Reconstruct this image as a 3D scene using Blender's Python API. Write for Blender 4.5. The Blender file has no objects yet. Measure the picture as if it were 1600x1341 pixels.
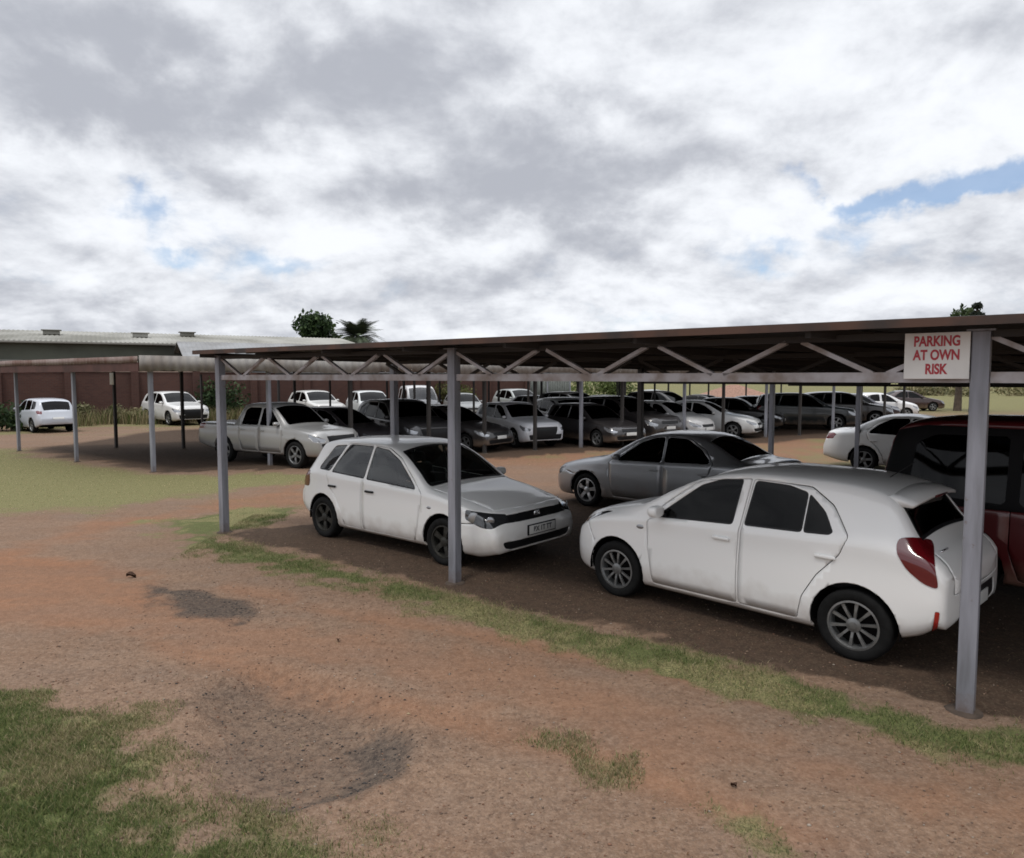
import bpy, bmesh, math, random
import numpy as np
from mathutils import Vector, Matrix, noise as mnoise

random.seed(7)
rng = np.random.default_rng(11)
R = math.radians
scene = bpy.context.scene
COL = scene.collection

# ------------------------------------------------------------------ camera frame
F, CX, CY = 1137.0, 800.0, 670.5
TH = math.atan(80.5 / F)
HC = 2.38
sT, cT = math.sin(TH), math.cos(TH)


def gp(px, py, z=0.0):
    """point where the sight line of photo pixel (px,py) meets height z"""
    xd, yd = px - CX, py - CY
    down = F * sT + yd * cT
    fwd = F * cT - yd * sT
    t = (HC - z) / down
    return Vector((xd * t, fwd * t, z))


def pj(x, y, z):
    """world -> photo pixel"""
    dz = HC - z
    depth = y * cT + dz * sT
    yd = dz * cT - y * sT
    return CX + F * x / depth, CY + F * yd / depth


# ------------------------------------------------------------------ materials
MATS = {}


def newmat(name):
    m = bpy.data.materials.new(name)
    m.use_nodes = True
    nt = m.node_tree
    return m, nt, nt.nodes['Principled BSDF']


def N(nt, t, **kw):
    n = nt.nodes.new(t)
    for k, v in kw.items():
        setattr(n, k, v)
    return n


def pbr(name, col, rough=.5, metal=0., coat=0., spec=.5, var=0., vscale=8., bump=0., bscale=60., col2=None):
    if name in MATS:
        return MATS[name]
    m, nt, b = newmat(name)
    c = tuple(col) + (1,)
    b.inputs['Base Color'].default_value = c
    b.inputs['Roughness'].default_value = rough
    b.inputs['Metallic'].default_value = metal
    b.inputs['Coat Weight'].default_value = coat
    b.inputs['Coat Roughness'].default_value = .06
    b.inputs['Specular IOR Level'].default_value = spec
    tc = N(nt, 'ShaderNodeTexCoord')
    if var or col2:
        nz = N(nt, 'ShaderNodeTexNoise')
        nz.inputs['Scale'].default_value = vscale
        nz.inputs['Detail'].default_value = 6
        nt.links.new(tc.outputs['Object'], nz.inputs['Vector'])
        mx = N(nt, 'ShaderNodeMix', data_type='RGBA')
        mx.inputs[6].default_value = c
        mx.inputs[7].default_value = tuple(col2 or [k * (1 - var) for k in col]) + (1,)
        rp = N(nt, 'ShaderNodeMapRange')
        rp.inputs[1].default_value = .4
        rp.inputs[2].default_value = .65
        nt.links.new(nz.outputs['Fac'], rp.inputs[0])
        nt.links.new(rp.outputs[0], mx.inputs[0])
        nt.links.new(mx.outputs[2], b.inputs['Base Color'])
    if bump:
        nb = N(nt, 'ShaderNodeTexNoise')
        nb.inputs['Scale'].default_value = bscale
        nb.inputs['Detail'].default_value = 4
        nt.links.new(tc.outputs['Object'], nb.inputs['Vector'])
        bp = N(nt, 'ShaderNodeBump')
        bp.inputs['Strength'].default_value = bump
        bp.inputs['Distance'].default_value = .01
        nt.links.new(nb.outputs['Fac'], bp.inputs['Height'])
        nt.links.new(bp.outputs[0], b.inputs['Normal'])
    MATS[name] = m
    return m


def paint(name, col, metal=0., rough=.32, dirt=(.30, .22, .16)):
    """car paint with road dust gathering near the sills"""
    if name in MATS:
        return MATS[name]
    m, nt, b = newmat(name)
    b.inputs['Roughness'].default_value = rough
    b.inputs['Metallic'].default_value = metal
    b.inputs['Coat Weight'].default_value = .7
    b.inputs['Coat Roughness'].default_value = .08
    tc = N(nt, 'ShaderNodeTexCoord')
    sp = N(nt, 'ShaderNodeSeparateXYZ')
    nt.links.new(tc.outputs['Object'], sp.inputs[0])
    nz = N(nt, 'ShaderNodeTexNoise')
    nz.inputs['Scale'].default_value = 5
    nz.inputs['Detail'].default_value = 8
    nt.links.new(tc.outputs['Object'], nz.inputs['Vector'])
    ml = N(nt, 'ShaderNodeMath', operation='MULTIPLY_ADD')
    nt.links.new(nz.outputs['Fac'], ml.inputs[0])
    ml.inputs[1].default_value = -.35
    nt.links.new(sp.outputs[2], ml.inputs[2])
    rp = N(nt, 'ShaderNodeMapRange')
    rp.inputs[1].default_value = .02
    rp.inputs[2].default_value = .30
    rp.inputs[3].default_value = .55
    rp.inputs[4].default_value = .03
    nt.links.new(ml.outputs[0], rp.inputs[0])
    mx = N(nt, 'ShaderNodeMix', data_type='RGBA')
    mx.inputs[6].default_value = tuple(col) + (1,)
    mx.inputs[7].default_value = tuple(dirt) + (1,)
    nt.links.new(rp.outputs[0], mx.inputs[0])
    nt.links.new(mx.outputs[2], b.inputs['Base Color'])
    MATS[name] = m
    return m


def glass(name, tint, refl=1.0):
    if name in MATS:
        return MATS[name]
    m = bpy.data.materials.new(name)
    m.use_nodes = True
    nt = m.node_tree
    nt.nodes.clear()
    out = N(nt, 'ShaderNodeOutputMaterial')
    tr = N(nt, 'ShaderNodeBsdfTransparent')
    tr.inputs[0].default_value = tuple(tint) + (1,)
    gl = N(nt, 'ShaderNodeBsdfGlossy')
    gl.inputs['Roughness'].default_value = .03
    fr = N(nt, 'ShaderNodeFresnel')
    fr.inputs[0].default_value = 1.52
    ml = N(nt, 'ShaderNodeMath', operation='MULTIPLY')
    ml.inputs[1].default_value = refl
    mix = N(nt, 'ShaderNodeMixShader')
    nt.links.new(fr.outputs[0], ml.inputs[0])
    nt.links.new(ml.outputs[0], mix.inputs[0])
    nt.links.new(tr.outputs[0], mix.inputs[1])
    nt.links.new(gl.outputs[0], mix.inputs[2])
    nt.links.new(mix.outputs[0], out.inputs[0])
    MATS[name] = m
    return m


M_BLACK = pbr('black_plastic', (.008, .008, .009), .5, spec=.3)
M_GLOSS = pbr('upper_side_black', (.008, .008, .009), .6, spec=.2)
M_SEAM = pbr('seam_black', (.02, .02, .02), .8)
M_UNDER = pbr('underbody', (.006, .005, .005), .9, spec=.1)
M_TYRE = pbr('tyre_rubber', (.010, .010, .010), .8, spec=.15, var=.3, vscale=20)
M_LINER = pbr('cabin_liner', (.045, .045, .048), .8)
M_CHROME = pbr('chrome', (.75, .76, .78), .15, 1.)
M_PLATE = pbr('plate_white', (.62, .62, .6), .45)
M_INK = pbr('plate_ink', (.03, .03, .035), .5)
M_RED = pbr('lamp_red', (.11, .004, .007), .12, coat=1.)
M_REDR = pbr('reflector_red', (.35, .02, .015), .2, coat=1.)
M_LENS = pbr('lamp_lens', (.30, .31, .33), .08, .55, coat=1.)
M_LENSD = pbr('lamp_dark', (.035, .037, .04), .1, .3, coat=1.)
M_AMBER = pbr('lamp_amber', (.45, .14, .02), .2, coat=1.)
M_ALLOY = pbr('alloy_grey', (.26, .265, .265), .4, .75, var=.35, vscale=9)
M_ALLOYD = pbr('alloy_dark', (.030, .029, .025), .5, .4)
M_ALLOYB = pbr('alloy_bright', (.52, .53, .54), .35, .8, var=.3, vscale=9)
G_DARK = glass('glass_tinted', (.025, .03, .034), .5)
G_MID = glass('glass_mid', (.32, .35, .34), 1.2)
G_CLEAR = glass('glass_clear', (.84, .92, .89), 1.7)


# ------------------------------------------------------------------ object helpers
def link(o, parent=None):
    COL.objects.link(o)
    if parent is not None:
        o.parent = parent
    return o


def mesh_obj(name, bm, mats, parent=None, smooth=True):
    me = bpy.data.meshes.new(name)
    bm.to_mesh(me)
    bm.free()
    if not isinstance(mats, (list, tuple)):
        mats = [mats]
    for m in mats:
        me.materials.append(m)
    if smooth:
        me.shade_smooth()
    return link(bpy.data.objects.new(name, me), parent)


def tag(o, label=None, cat=None, group=None, kind=None):
    if label:
        o['label'] = label
    if cat:
        o['category'] = cat
    if group:
        o['group'] = group
    if kind:
        o['kind'] = kind
    return o


def empty(name, loc, rz=0., **kw):
    o = bpy.data.objects.new(name, None)
    o.location = loc
    o.rotation_euler = (0, 0, rz)
    o.empty_display_size = .2
    link(o)
    return tag(o, **kw)


def box(bm, c, s, rot=None, bev=0.):
    """axis box with centre c, size s, optional 3x3 rot; optional bevel"""
    g = bmesh.ops.create_cube(bm, size=1.0)
    vs = g['verts']
    M = Matrix.Diagonal((s[0], s[1], s[2], 1))
    if bev:
        for v in vs:
            v.co = M @ v.co
        es = list({e for v in vs for e in v.link_edges})
        gg = bmesh.ops.bevel(bm, geom=es, offset=bev, segments=2, affect='EDGES', profile=.5)
        vs = list({v for v in gg['verts']} | {v for f in gg['faces'] for v in f.verts})
        vs = [v for v in vs if v.is_valid]
        # gather everything connected
        seen = set(vs)
        st = list(vs)
        while st:
            v = st.pop()
            for e in v.link_edges:
                o = e.other_vert(v)
                if o not in seen:
                    seen.add(o)
                    st.append(o)
        vs = list(seen)
    else:
        for v in vs:
            v.co = M @ v.co
    T = (rot.to_4x4() if rot else Matrix.Identity(4))
    T = Matrix.Translation(Vector(c)) @ T
    for v in vs:
        v.co = T @ v.co
    return vs


def bar(bm, a, b, w, h, up=Vector((0, 0, 1))):
    """rectangular bar from a to b, width w (horizontal), height h"""
    a, b = Vector(a), Vector(b)
    d = (b - a)
    L = d.length
    d.normalize()
    s = d.cross(up)
    if s.length < 1e-4:
        s = Vector((1, 0, 0))
    s.normalize()
    u = s.cross(d)
    rot = Matrix((d, s, u)).transposed()
    return box(bm, (a + b) / 2, (L, w, h), rot)


def lathe(bm, prof, n=32, axis='Y', mat=0, arc=(0, 2 * math.pi)):
    """prof: list of (r, t) -> ring surface about axis"""
    full = abs(arc[1] - arc[0] - 2 * math.pi) < 1e-6
    cnt = n if full else n + 1
    rows = []
    for r, t in prof:
        row = []
        for i in range(cnt):
            a = arc[0] + (arc[1] - arc[0]) * i / n
            if axis == 'Y':
                co = (r * math.cos(a), t, r * math.sin(a))
            elif axis == 'X':
                co = (t, r * math.cos(a), r * math.sin(a))
            else:
                co = (r * math.cos(a), r * math.sin(a), t)
            row.append(bm.verts.new(co))
        rows.append(row)
    for k in range(len(rows) - 1):
        for i in range(n):
            j = (i + 1) % cnt
            f = bm.faces.new((rows[k][i], rows[k][j], rows[k + 1][j], rows[k + 1][i]))
            f.material_index = mat
    return rows


def pchip(pts):
    x = [p[0] for p in pts]
    y = [p[1] for p in pts]
    n = len(x)
    h = [x[i + 1] - x[i] for i in range(n - 1)]
    dl = [(y[i + 1] - y[i]) / h[i] for i in range(n - 1)]
    d = [0.] * n
    d[0], d[-1] = dl[0], dl[-1]
    for i in range(1, n - 1):
        if dl[i - 1] * dl[i] > 0:
            w1, w2 = 2 * h[i] + h[i - 1], h[i] + 2 * h[i - 1]
            d[i] = (w1 + w2) / (w1 / dl[i - 1] + w2 / dl[i])

    def f(t):
        if t <= x[0]:
            return y[0]
        if t >= x[-1]:
            return y[-1]
        i = 0
        while t > x[i + 1]:
            i += 1
        s = (t - x[i]) / h[i]
        return ((1 + 2 * s) * (1 - s) ** 2 * y[i] + s * (1 - s) ** 2 * h[i] * d[i]
                + s * s * (3 - 2 * s) * y[i + 1] + s * s * (s - 1) * h[i] * d[i + 1])
    return f


def catmull(P, sub):
    """P list of (y,z); sub[i] subdivisions of segment i (centripetal-ish)"""
    out = []
    n = len(P)
    for i in range(n - 1):
        p1, p2 = P[i], P[i + 1]
        p0 = P[i - 1] if i else (2 * p1[0] - p2[0], 2 * p1[1] - p2[1])
        p3 = P[i + 2] if i + 2 < n else (-p1[0], p1[1])
        l01 = math.hypot(p1[0] - p0[0], p1[1] - p0[1]) ** .5 + 1e-5
        l12 = math.hypot(p2[0] - p1[0], p2[1] - p1[1]) ** .5 + 1e-5
        l23 = math.hypot(p3[0] - p2[0], p3[1] - p2[1]) ** .5 + 1e-5
        for s in range(sub[i]):
            t = s / sub[i]
            r = []
            for k in (0, 1):
                m1 = (p2[k] - p1[k]) + l12 * ((p1[k] - p0[k]) / l01 - (p2[k] - p0[k]) / (l01 + l12))
                m2 = (p2[k] - p1[k]) + l12 * ((p3[k] - p2[k]) / l23 - (p3[k] - p1[k]) / (l12 + l23))
                r.append((2 * t ** 3 - 3 * t * t + 1) * p1[k] + (t ** 3 - 2 * t * t + t) * m1
                         + (-2 * t ** 3 + 3 * t * t) * p2[k] + (t ** 3 - t * t) * m2)
            out.append(tuple(r))
    out.append(P[-1])
    return out


# ------------------------------------------------------------------ polygon cutting on a surface
AXX, AXY, AXZ = Vector((1, 0, 0)), Vector((0, 1, 0)), Vector((0, 0, 1))


def inside(poly, x, y):
    c = False
    j = len(poly) - 1
    for i in range(len(poly)):
        xi, yi = poly[i]
        xj, yj = poly[j]
        if (yi > y) != (yj > y) and x < (xj - xi) * (y - yi) / (yj - yi) + xi:
            c = not c
        j = i
    return c


def area2(poly):
    return sum(poly[i - 1][0] * poly[i][1] - poly[i][0] * poly[i - 1][1] for i in range(len(poly)))


def rounded(poly, r, n=4):
    """round the corners of a polygon"""
    out = []
    m = len(poly)
    for i in range(m):
        p = Vector(poly[i]).to_2d() if len(poly[i]) > 2 else Vector(poly[i])
        a = Vector(poly[i - 1])
        b = Vector(poly[(i + 1) % m])
        da, db = (a - p), (b - p)
        rr = min(r, da.length * .45, db.length * .45)
        A = p + da.normalized() * rr
        B = p + db.normalized() * rr
        for k in range(n + 1):
            t = k / n
            q = A * (1 - t) ** 2 + p * 2 * t * (1 - t) + B * t * t
            out.append((q.x, q.y))
    return out


def offset_poly(poly, d):
    """move edges outward by d"""
    if area2(poly) < 0:
        d = -d
    m = len(poly)
    out = []
    for i in range(m):
        p0, p1, p2 = Vector(poly[i - 1]), Vector(poly[i]), Vector(poly[(i + 1) % m])
        e1, e2 = (p1 - p0), (p2 - p1)
        if e1.length < 1e-6 or e2.length < 1e-6:
            out.append((p1.x, p1.y))
            continue
        e1.normalize()
        e2.normalize()
        n1, n2 = Vector((e1.y, -e1.x)), Vector((e2.y, -e2.x))
        nn = n1 + n2
        nn = nn / max(.35, nn.length_squared / 2)
        q = p1 + nn * d
        out.append((q.x, q.y))
    return out


def cut(bm, poly, A, B, D, lo=.1, filt=None):
    """split bm along poly given in (p.A, p.B); returns faces inside (only those whose normal.D > lo)"""
    us = [p[0] for p in poly]
    vs = [p[1] for p in poly]
    u0, u1, v0, v1 = min(us), max(us), min(vs), max(vs)

    def near(f):
        if f.normal.dot(D) < lo:
            return False
        if filt and not filt(f.calc_center_median()):
            return False
        a = [v.co.dot(A) for v in f.verts]
        b = [v.co.dot(B) for v in f.verts]
        return max(a) >= u0 and min(a) <= u1 and max(b) >= v0 and min(b) <= v1
    S = [f for f in bm.faces if near(f)]
    m = len(poly)
    for i in range(m):
        p, q = poly[i], poly[(i + 1) % m]
        du, dv = q[0] - p[0], q[1] - p[1]
        L = math.hypot(du, dv)
        if L < 1e-6:
            continue
        a0, a1 = min(p[0], q[0]) - .03, max(p[0], q[0]) + .03
        b0, b1 = min(p[1], q[1]) - .03, max(p[1], q[1]) + .03
        sub, rest = [], []
        for f in S:
            a = [v.co.dot(A) for v in f.verts]
            b = [v.co.dot(B) for v in f.verts]
            if max(a) >= a0 and min(a) <= a1 and max(b) >= b0 and min(b) <= b1:
                sub.append(f)
            else:
                rest.append(f)
        if not sub:
            continue
        no = (A * dv - B * du).normalized()
        # plane must contain D: remove D component
        no = (no - D * no.dot(D)) if abs(no.dot(D)) > 1e-6 else no
        co = A * p[0] + B * p[1]
        geom = set(sub)
        for f in sub:
            geom.update(f.edges)
            geom.update(f.verts)
        r = bmesh.ops.bisect_plane(bm, geom=list(geom), dist=1e-5, plane_co=co, plane_no=no.normalized())
        S = [f for f in rest if f.is_valid] + [f for f in r['geom'] if isinstance(f, bmesh.types.BMFace)]
        S = list(set(S))
    res = []
    for f in S:
        c = f.calc_center_median()
        if inside(poly, c.dot(A), c.dot(B)):
            res.append(f)
    return res


def take(bm, faces, off=0., delete=True):
    """copy faces into a new bmesh, shifted inward by off along smooth normals; remove from bm"""
    nb = bmesh.new()
    mp = {}
    acc = {}
    for f in faces:
        for v in f.verts:
            acc.setdefault(v, Vector())
            acc[v] += f.normal
    for v, n in acc.items():
        n = n.normalized()
        mp[v] = nb.verts.new(v.co - n * off)
    for f in faces:
        try:
            g = nb.faces.new([mp[v] for v in f.verts])
            g.material_index = f.material_index
        except ValueError:
            pass
    if delete:
        bmesh.ops.delete(bm, geom=list(faces), context='FACES')
    return nb


def solid(bm, t):
    """thicken an open sheet inward"""
    if bm.faces:
        bmesh.ops.recalc_face_normals
        bmesh.ops.solidify(bm, geom=list(bm.faces), thickness=t)
    return bm


# ------------------------------------------------------------------ car specifications (u = metres from the nose)
SPECS = {}
SPECS['small_hatch'] = dict(
    grooves=[('side', (.27, .73), (.385, .56)), ('top', (.20, .56), (.97, .70)), ('top', (.97, .70), (1.0, .0)), ('rear', (.60, .66), (.60, .99)), ('rear', (.60, .66), (.0, .65))],
    L=3.72, W=1.62, H=1.485, fa=.68, ra=3.08, wr=.298, tw=.18, zmid=.50, zbelt=.95,
    top=[(0, .66), (.03, .74), (.12, .81), (.35, .90), (.7, .985), (.95, 1.04), (1.02, 1.07), (1.3, 1.24), (1.6, 1.385), (1.85, 1.45),
         (2.2, 1.48), (2.7, 1.478), (3.05, 1.45), (3.24, 1.40), (3.33, 1.325), (3.46, 1.13), (3.57, .99), (3.64, .94), (3.69, .89), (3.72, .84)],
    belt=[(0, .50), (.1, .64), (.4, .80), (.9, .885), (1.2, .91), (2, .945), (2.8, .985), (3.2, 1.0), (3.5, .94), (3.64, .88), (3.72, .76)],
    plan=[(0, .70), (.05, .78), (.15, .88), (.4, .97), (.75, 1), (2.0, .985), (3.1, 1), (3.4, .995), (3.6, .98), (3.68, .965), (3.72, .94)],
    wroof=[(0, .50), (.25, .70), (.7, .81), (1.02, .88), (1.4, .81), (1.85, .735), (2.6, .72), (3.1, .70), (3.35, .75), (3.5, .83), (3.6, .88), (3.72, .87)],
    zb=[(0, .26), (.3, .20), (.9, .185), (2.7, .185), (3.3, .24), (3.55, .32), (3.66, .40)],
    ws=(1.04, 1.78), rw=(3.27, 3.50),
    doors=[[(1.14, .24), (1.10, .50), (1.06, .86), (1.16, 1.0), (1.56, 1.33), (2.10, 1.40), (2.06, .95), (2.05, .50), (2.05, .24)],
           [(2.065, .24), (2.065, .55), (2.075, .95), (2.115, 1.40), (2.65, 1.385), (2.86, 1.25), (3.02, 1.02), (2.96, .86), (2.78, .66), (2.66, .45), (2.62, .24)]],
    wins=[[(1.18, .925), (1.22, .985), (1.60, 1.29), (1.80, 1.365), (2.02, 1.385), (1.985, .965)],
          [(2.09, .975), (2.135, 1.385), (2.45, 1.375), (2.63, 1.33), (2.63, .995)],
          [(2.638, .996), (2.638, 1.327), (2.80, 1.19), (2.89, 1.035), (2.86, 1.01)]],
)
SPECS['hatch'] = dict(
    grooves=[('side', (.27, .60), (.52, .57)), ('top', (.16, .60), (1.12, .70)), ('top', (.16, .60), (.10, .0)), ('top', (1.12, .70), (1.13, .0))],
    L=3.95, W=1.66, H=1.465, fa=.83, ra=3.30, wr=.30, tw=.185, zmid=.50, zbelt=.93,
    top=[(0, .655), (.025, .695), (.10, .735), (.35, .80), (.75, .885), (1.08, .935), (1.16, .96), (1.4, 1.13), (1.7, 1.32), (1.92, 1.415),
         (2.2, 1.458), (2.7, 1.465), (3.25, 1.44), (3.5, 1.40), (3.6, 1.30), (3.74, 1.10), (3.84, .95), (3.88, .88), (3.92, .72)],
    belt=[(0, .50), (.1, .625), (.4, .735), (.9, .835), (1.25, .875), (2, .905), (3.0, .945), (3.5, .97), (3.75, .90), (3.92, .65)],
    plan=[(0, .91), (.04, .945), (.15, .98), (.45, 1.0), (.8, 1), (2.0, .99), (3.2, 1), (3.55, .98), (3.8, .94), (3.92, .86)],
    wroof=[(0, .62), (.2, .80), (.7, .86), (1.16, .89), (1.5, .825), (1.95, .75), (2.8, .735), (3.3, .71), (3.6, .72), (3.8, .75), (3.92, .65)],
    zb=[(0, .25), (.3, .19), (.9, .19), (2.8, .19), (3.5, .23), (3.92, .36)],
    ws=(1.18, 1.88), rw=(3.54, 3.82),
    doors=[[(1.32, .24), (1.25, .50), (1.20, .85), (1.30, .93), (1.72, 1.26), (2.02, 1.385), (2.34, 1.40), (2.40, .93), (2.40, .24)],
           [(2.415, .24), (2.415, .93), (2.355, 1.40), (2.9, 1.40), (3.14, 1.18), (3.22, .97), (3.16, .78), (2.98, .62), (2.86, .45), (2.82, .24)]],
    wins=[[(1.34, .895), (1.38, .95), (1.75, 1.235), (2.02, 1.355), (2.30, 1.385), (2.345, .935)],
          [(2.385, .94), (2.34, 1.385), (2.86, 1.385), (3.04, 1.14), (3.12, .975)],
          [(3.155, .985), (3.08, 1.13), (2.93, 1.37), (3.22, 1.34), (3.42, 1.03), (3.40, .995)]],
)
SPECS['sedan'] = dict(
    grooves=[('side', (.30, .66), (.56, .60)), ('top', (.20, .62), (1.22, .74)), ('top', (1.22, .74), (1.25, .0))],
    L=4.50, W=1.76, H=1.46, fa=.87, ra=3.52, wr=.315, tw=.20, zmid=.52, zbelt=.92,
    top=[(0, .62), (.03, .68), (.12, .735), (.4, .82), (.9, .92), (1.2, .965), (1.3, 1.0), (1.6, 1.17), (1.95, 1.36), (2.2, 1.43),
         (2.55, 1.46), (2.95, 1.45), (3.2, 1.40), (3.5, 1.27), (3.8, 1.11), (3.95, 1.055), (4.3, 1.03), (4.40, .99), (4.46, .86), (4.5, .70)],
    belt=[(0, .48), (.1, .62), (.4, .74), (.9, .84), (1.4, .89), (2.2, .92), (3.0, .95), (3.7, .98), (4.2, .95), (4.4, .86), (4.5, .62)],
    plan=[(0, .70), (.06, .79), (.2, .90), (.55, .98), (.95, 1), (2.2, .99), (3.5, 1), (3.9, .985), (4.3, .94), (4.5, .84)],
    wroof=[(0, .55), (.25, .76), (.9, .84), (1.3, .88), (1.7, .80), (2.2, .71), (2.9, .70), (3.3, .72), (3.9, .80), (4.3, .78), (4.5, .65)],
    zb=[(0, .24), (.3, .19), (1, .19), (3.3, .19), (4.0, .24), (4.5, .36)],
    ws=(1.32, 2.12), rw=(3.22, 3.84),
    doors=[[(1.48, .25), (1.42, .50), (1.38, .87), (1.50, .97), (1.95, 1.28), (2.24, 1.38), (2.50, 1.40), (2.52, .94), (2.52, .25)],
           [(2.535, .25), (2.535, .94), (2.515, 1.40), (2.95, 1.38), (3.3, 1.20), (3.48, .99), (3.42, .82), (3.22, .66), (3.10, .45), (3.06, .25)]],
    wins=[[(1.55, .915), (1.60, .97), (1.98, 1.245), (2.25, 1.35), (2.47, 1.375), (2.49, .945)],
          [(2.54, .95), (2.52, 1.375), (2.90, 1.365), (3.20, 1.21), (3.40, 1.04), (3.40, .985)]],
)
SPECS['suv'] = dict(
    L=4.45, W=1.82, H=1.68, fa=.88, ra=3.50, wr=.35, tw=.22, zmid=.62, zbelt=1.08,
    top=[(0, .84), (.03, .92), (.12, .97), (.45, 1.02), (.95, 1.085), (1.15, 1.11), (1.22, 1.14), (1.5, 1.34), (1.85, 1.55), (2.05, 1.63),
         (2.5, 1.68), (3.2, 1.67), (3.8, 1.62), (4.02, 1.57), (4.12, 1.46), (4.25, 1.22), (4.34, 1.06), (4.40, .95), (4.45, .78)],
    belt=[(0, .62), (.1, .78), (.5, .93), (1.1, 1.0), (1.4, 1.03), (2.5, 1.07), (3.6, 1.11), (4.1, 1.10), (4.3, .98), (4.45, .70)],
    plan=[(0, .84), (.06, .90), (.18, .96), (.5, 1), (.9, 1), (2.2, .99), (3.5, 1), (4.0, .98), (4.3, .94), (4.45, .86)],
    wroof=[(0, .6), (.25, .80), (.9, .85), (1.2, .88), (1.6, .82), (2.05, .755), (3.2, .74), (3.8, .71), (4.15, .73), (4.45, .65)],
    zb=[(0, .30), (.3, .24), (1, .23), (3.3, .23), (4.0, .28), (4.45, .42)],
    ws=(1.25, 1.98), rw=(4.05, 4.30),
    doors=[], wins=[[(1.42, 1.055), (1.46, 1.11), (1.86, 1.43), (2.12, 1.545), (2.46, 1.575), (2.48, 1.085)],
                    [(2.54, 1.09), (2.52, 1.575), (3.20, 1.565), (3.34, 1.13)],
                    [(3.40, 1.135), (3.28, 1.56), (3.70, 1.50), (3.88, 1.18)]],
)
SPECS['pickup'] = dict(
    L=5.20, W=1.80, H=1.78, fa=.92, ra=3.98, wr=.375, tw=.23, zmid=.68, zbelt=1.12,
    top=[(0, .94), (.03, 1.02), (.12, 1.06), (.5, 1.09), (1.05, 1.14), (1.25, 1.16), (1.32, 1.19), (1.6, 1.42), (1.9, 1.64), (2.08, 1.72),
         (2.5, 1.78), (2.95, 1.775), (3.28, 1.73), (3.36, 1.60), (3.42, 1.30), (3.45, 1.20), (3.5, 1.17), (5.1, 1.17), (5.16, 1.14), (5.2, 1.02)],
    belt=[(0, .68), (.1, .86), (.5, 1.0), (1.1, 1.07), (1.5, 1.10), (2.5, 1.12), (3.4, 1.12), (3.6, 1.12), (5.1, 1.12), (5.2, .95)],
    plan=[(0, .78), (.06, .86), (.22, .94), (.55, .985), (.9, 1), (2.2, .99), (3.9, .99), (5.0, .985), (5.2, .96)],
    wroof=[(0, .55), (.25, .75), (.9, .80), (1.32, .81), (1.7, .77), (2.08, .72), (3.0, .71), (3.35, .72), (3.5, .88), (5.0, .88), (5.2, .85)],
    zb=[(0, .38), (.3, .34), (1, .34), (4.2, .36), (5.2, .50)],
    ws=(1.36, 2.02), rw=(3.31, 3.42),
    doors=[[(1.46, .40), (1.42, .70), (1.40, 1.08), (1.50, 1.18), (1.94, 1.58), (2.12, 1.67), (2.40, 1.70), (2.42, 1.13), (2.42, .40)],
           [(2.435, .40), (2.435, 1.13), (2.415, 1.70), (3.0, 1.70), (3.2, 1.60), (3.28, 1.14), (3.28, .75), (3.16, .40)]],
    wins=[[(1.54, 1.135), (1.58, 1.19), (1.98, 1.535), (2.14, 1.615), (2.37, 1.645), (2.39, 1.15)],
          [(2.46, 1.15), (2.44, 1.645), (2.98, 1.64), (3.12, 1.55), (3.19, 1.155)]],
)
SPECS['van'] = dict(
    L=4.75, W=1.86, H=1.96, fa=.90, ra=3.75, wr=.33, tw=.21, zmid=.60, zbelt=1.0,
    top=[(0, .82), (.03, .91), (.12, .98), (.4, 1.07), (.75, 1.15), (.9, 1.19), (1.2, 1.42), (1.6, 1.70), (1.9, 1.86), (2.2, 1.93),
         (2.8, 1.96), (3.8, 1.95), (4.35, 1.90), (4.5, 1.82), (4.6, 1.55), (4.68, 1.15), (4.72, .95), (4.75, .80)],
    belt=[(0, .60), (.1, .76), (.5, .92), (1.1, .97), (2.5, .99), (3.8, 1.01), (4.4, 1.0), (4.65, .90), (4.75, .70)],
    plan=[(0, .72), (.06, .82), (.25, .93), (.6, .985), (.9, 1), (2.2, 1), (3.8, 1), (4.4, .96), (4.65, .90), (4.75, .80)],
    wroof=[(0, .5), (.25, .70), (.75, .78), (1.2, .80), (1.9, .75), (2.8, .74), (4.0, .73), (4.5, .74), (4.75, .6)],
    zb=[(0, .28), (.3, .22), (1, .21), (3.6, .22), (4.4, .28), (4.75, .40)],
    ws=(.95, 1.86), rw=(4.49, 4.66),
    doors=[[(1.22, .28), (1.16, .60), (1.14, .94), (1.20, 1.06), (1.70, 1.62), (2.0, 1.78), (2.40, 1.84), (2.40, .28)],
           [(2.415, .28), (2.415, 1.84), (3.35, 1.84), (3.35, .60), (3.25, .28)]],
    wins=[[(1.25, 1.04), (1.32, 1.13), (1.72, 1.56), (2.02, 1.71), (2.34, 1.76), (2.34, 1.05)],
          [(2.45, 1.05), (2.45, 1.765), (3.28, 1.765), (3.28, 1.06)],
          [(3.40, 1.06), (3.40, 1.765), (4.10, 1.75), (4.28, 1.65), (4.34, 1.10)]],
)


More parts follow.
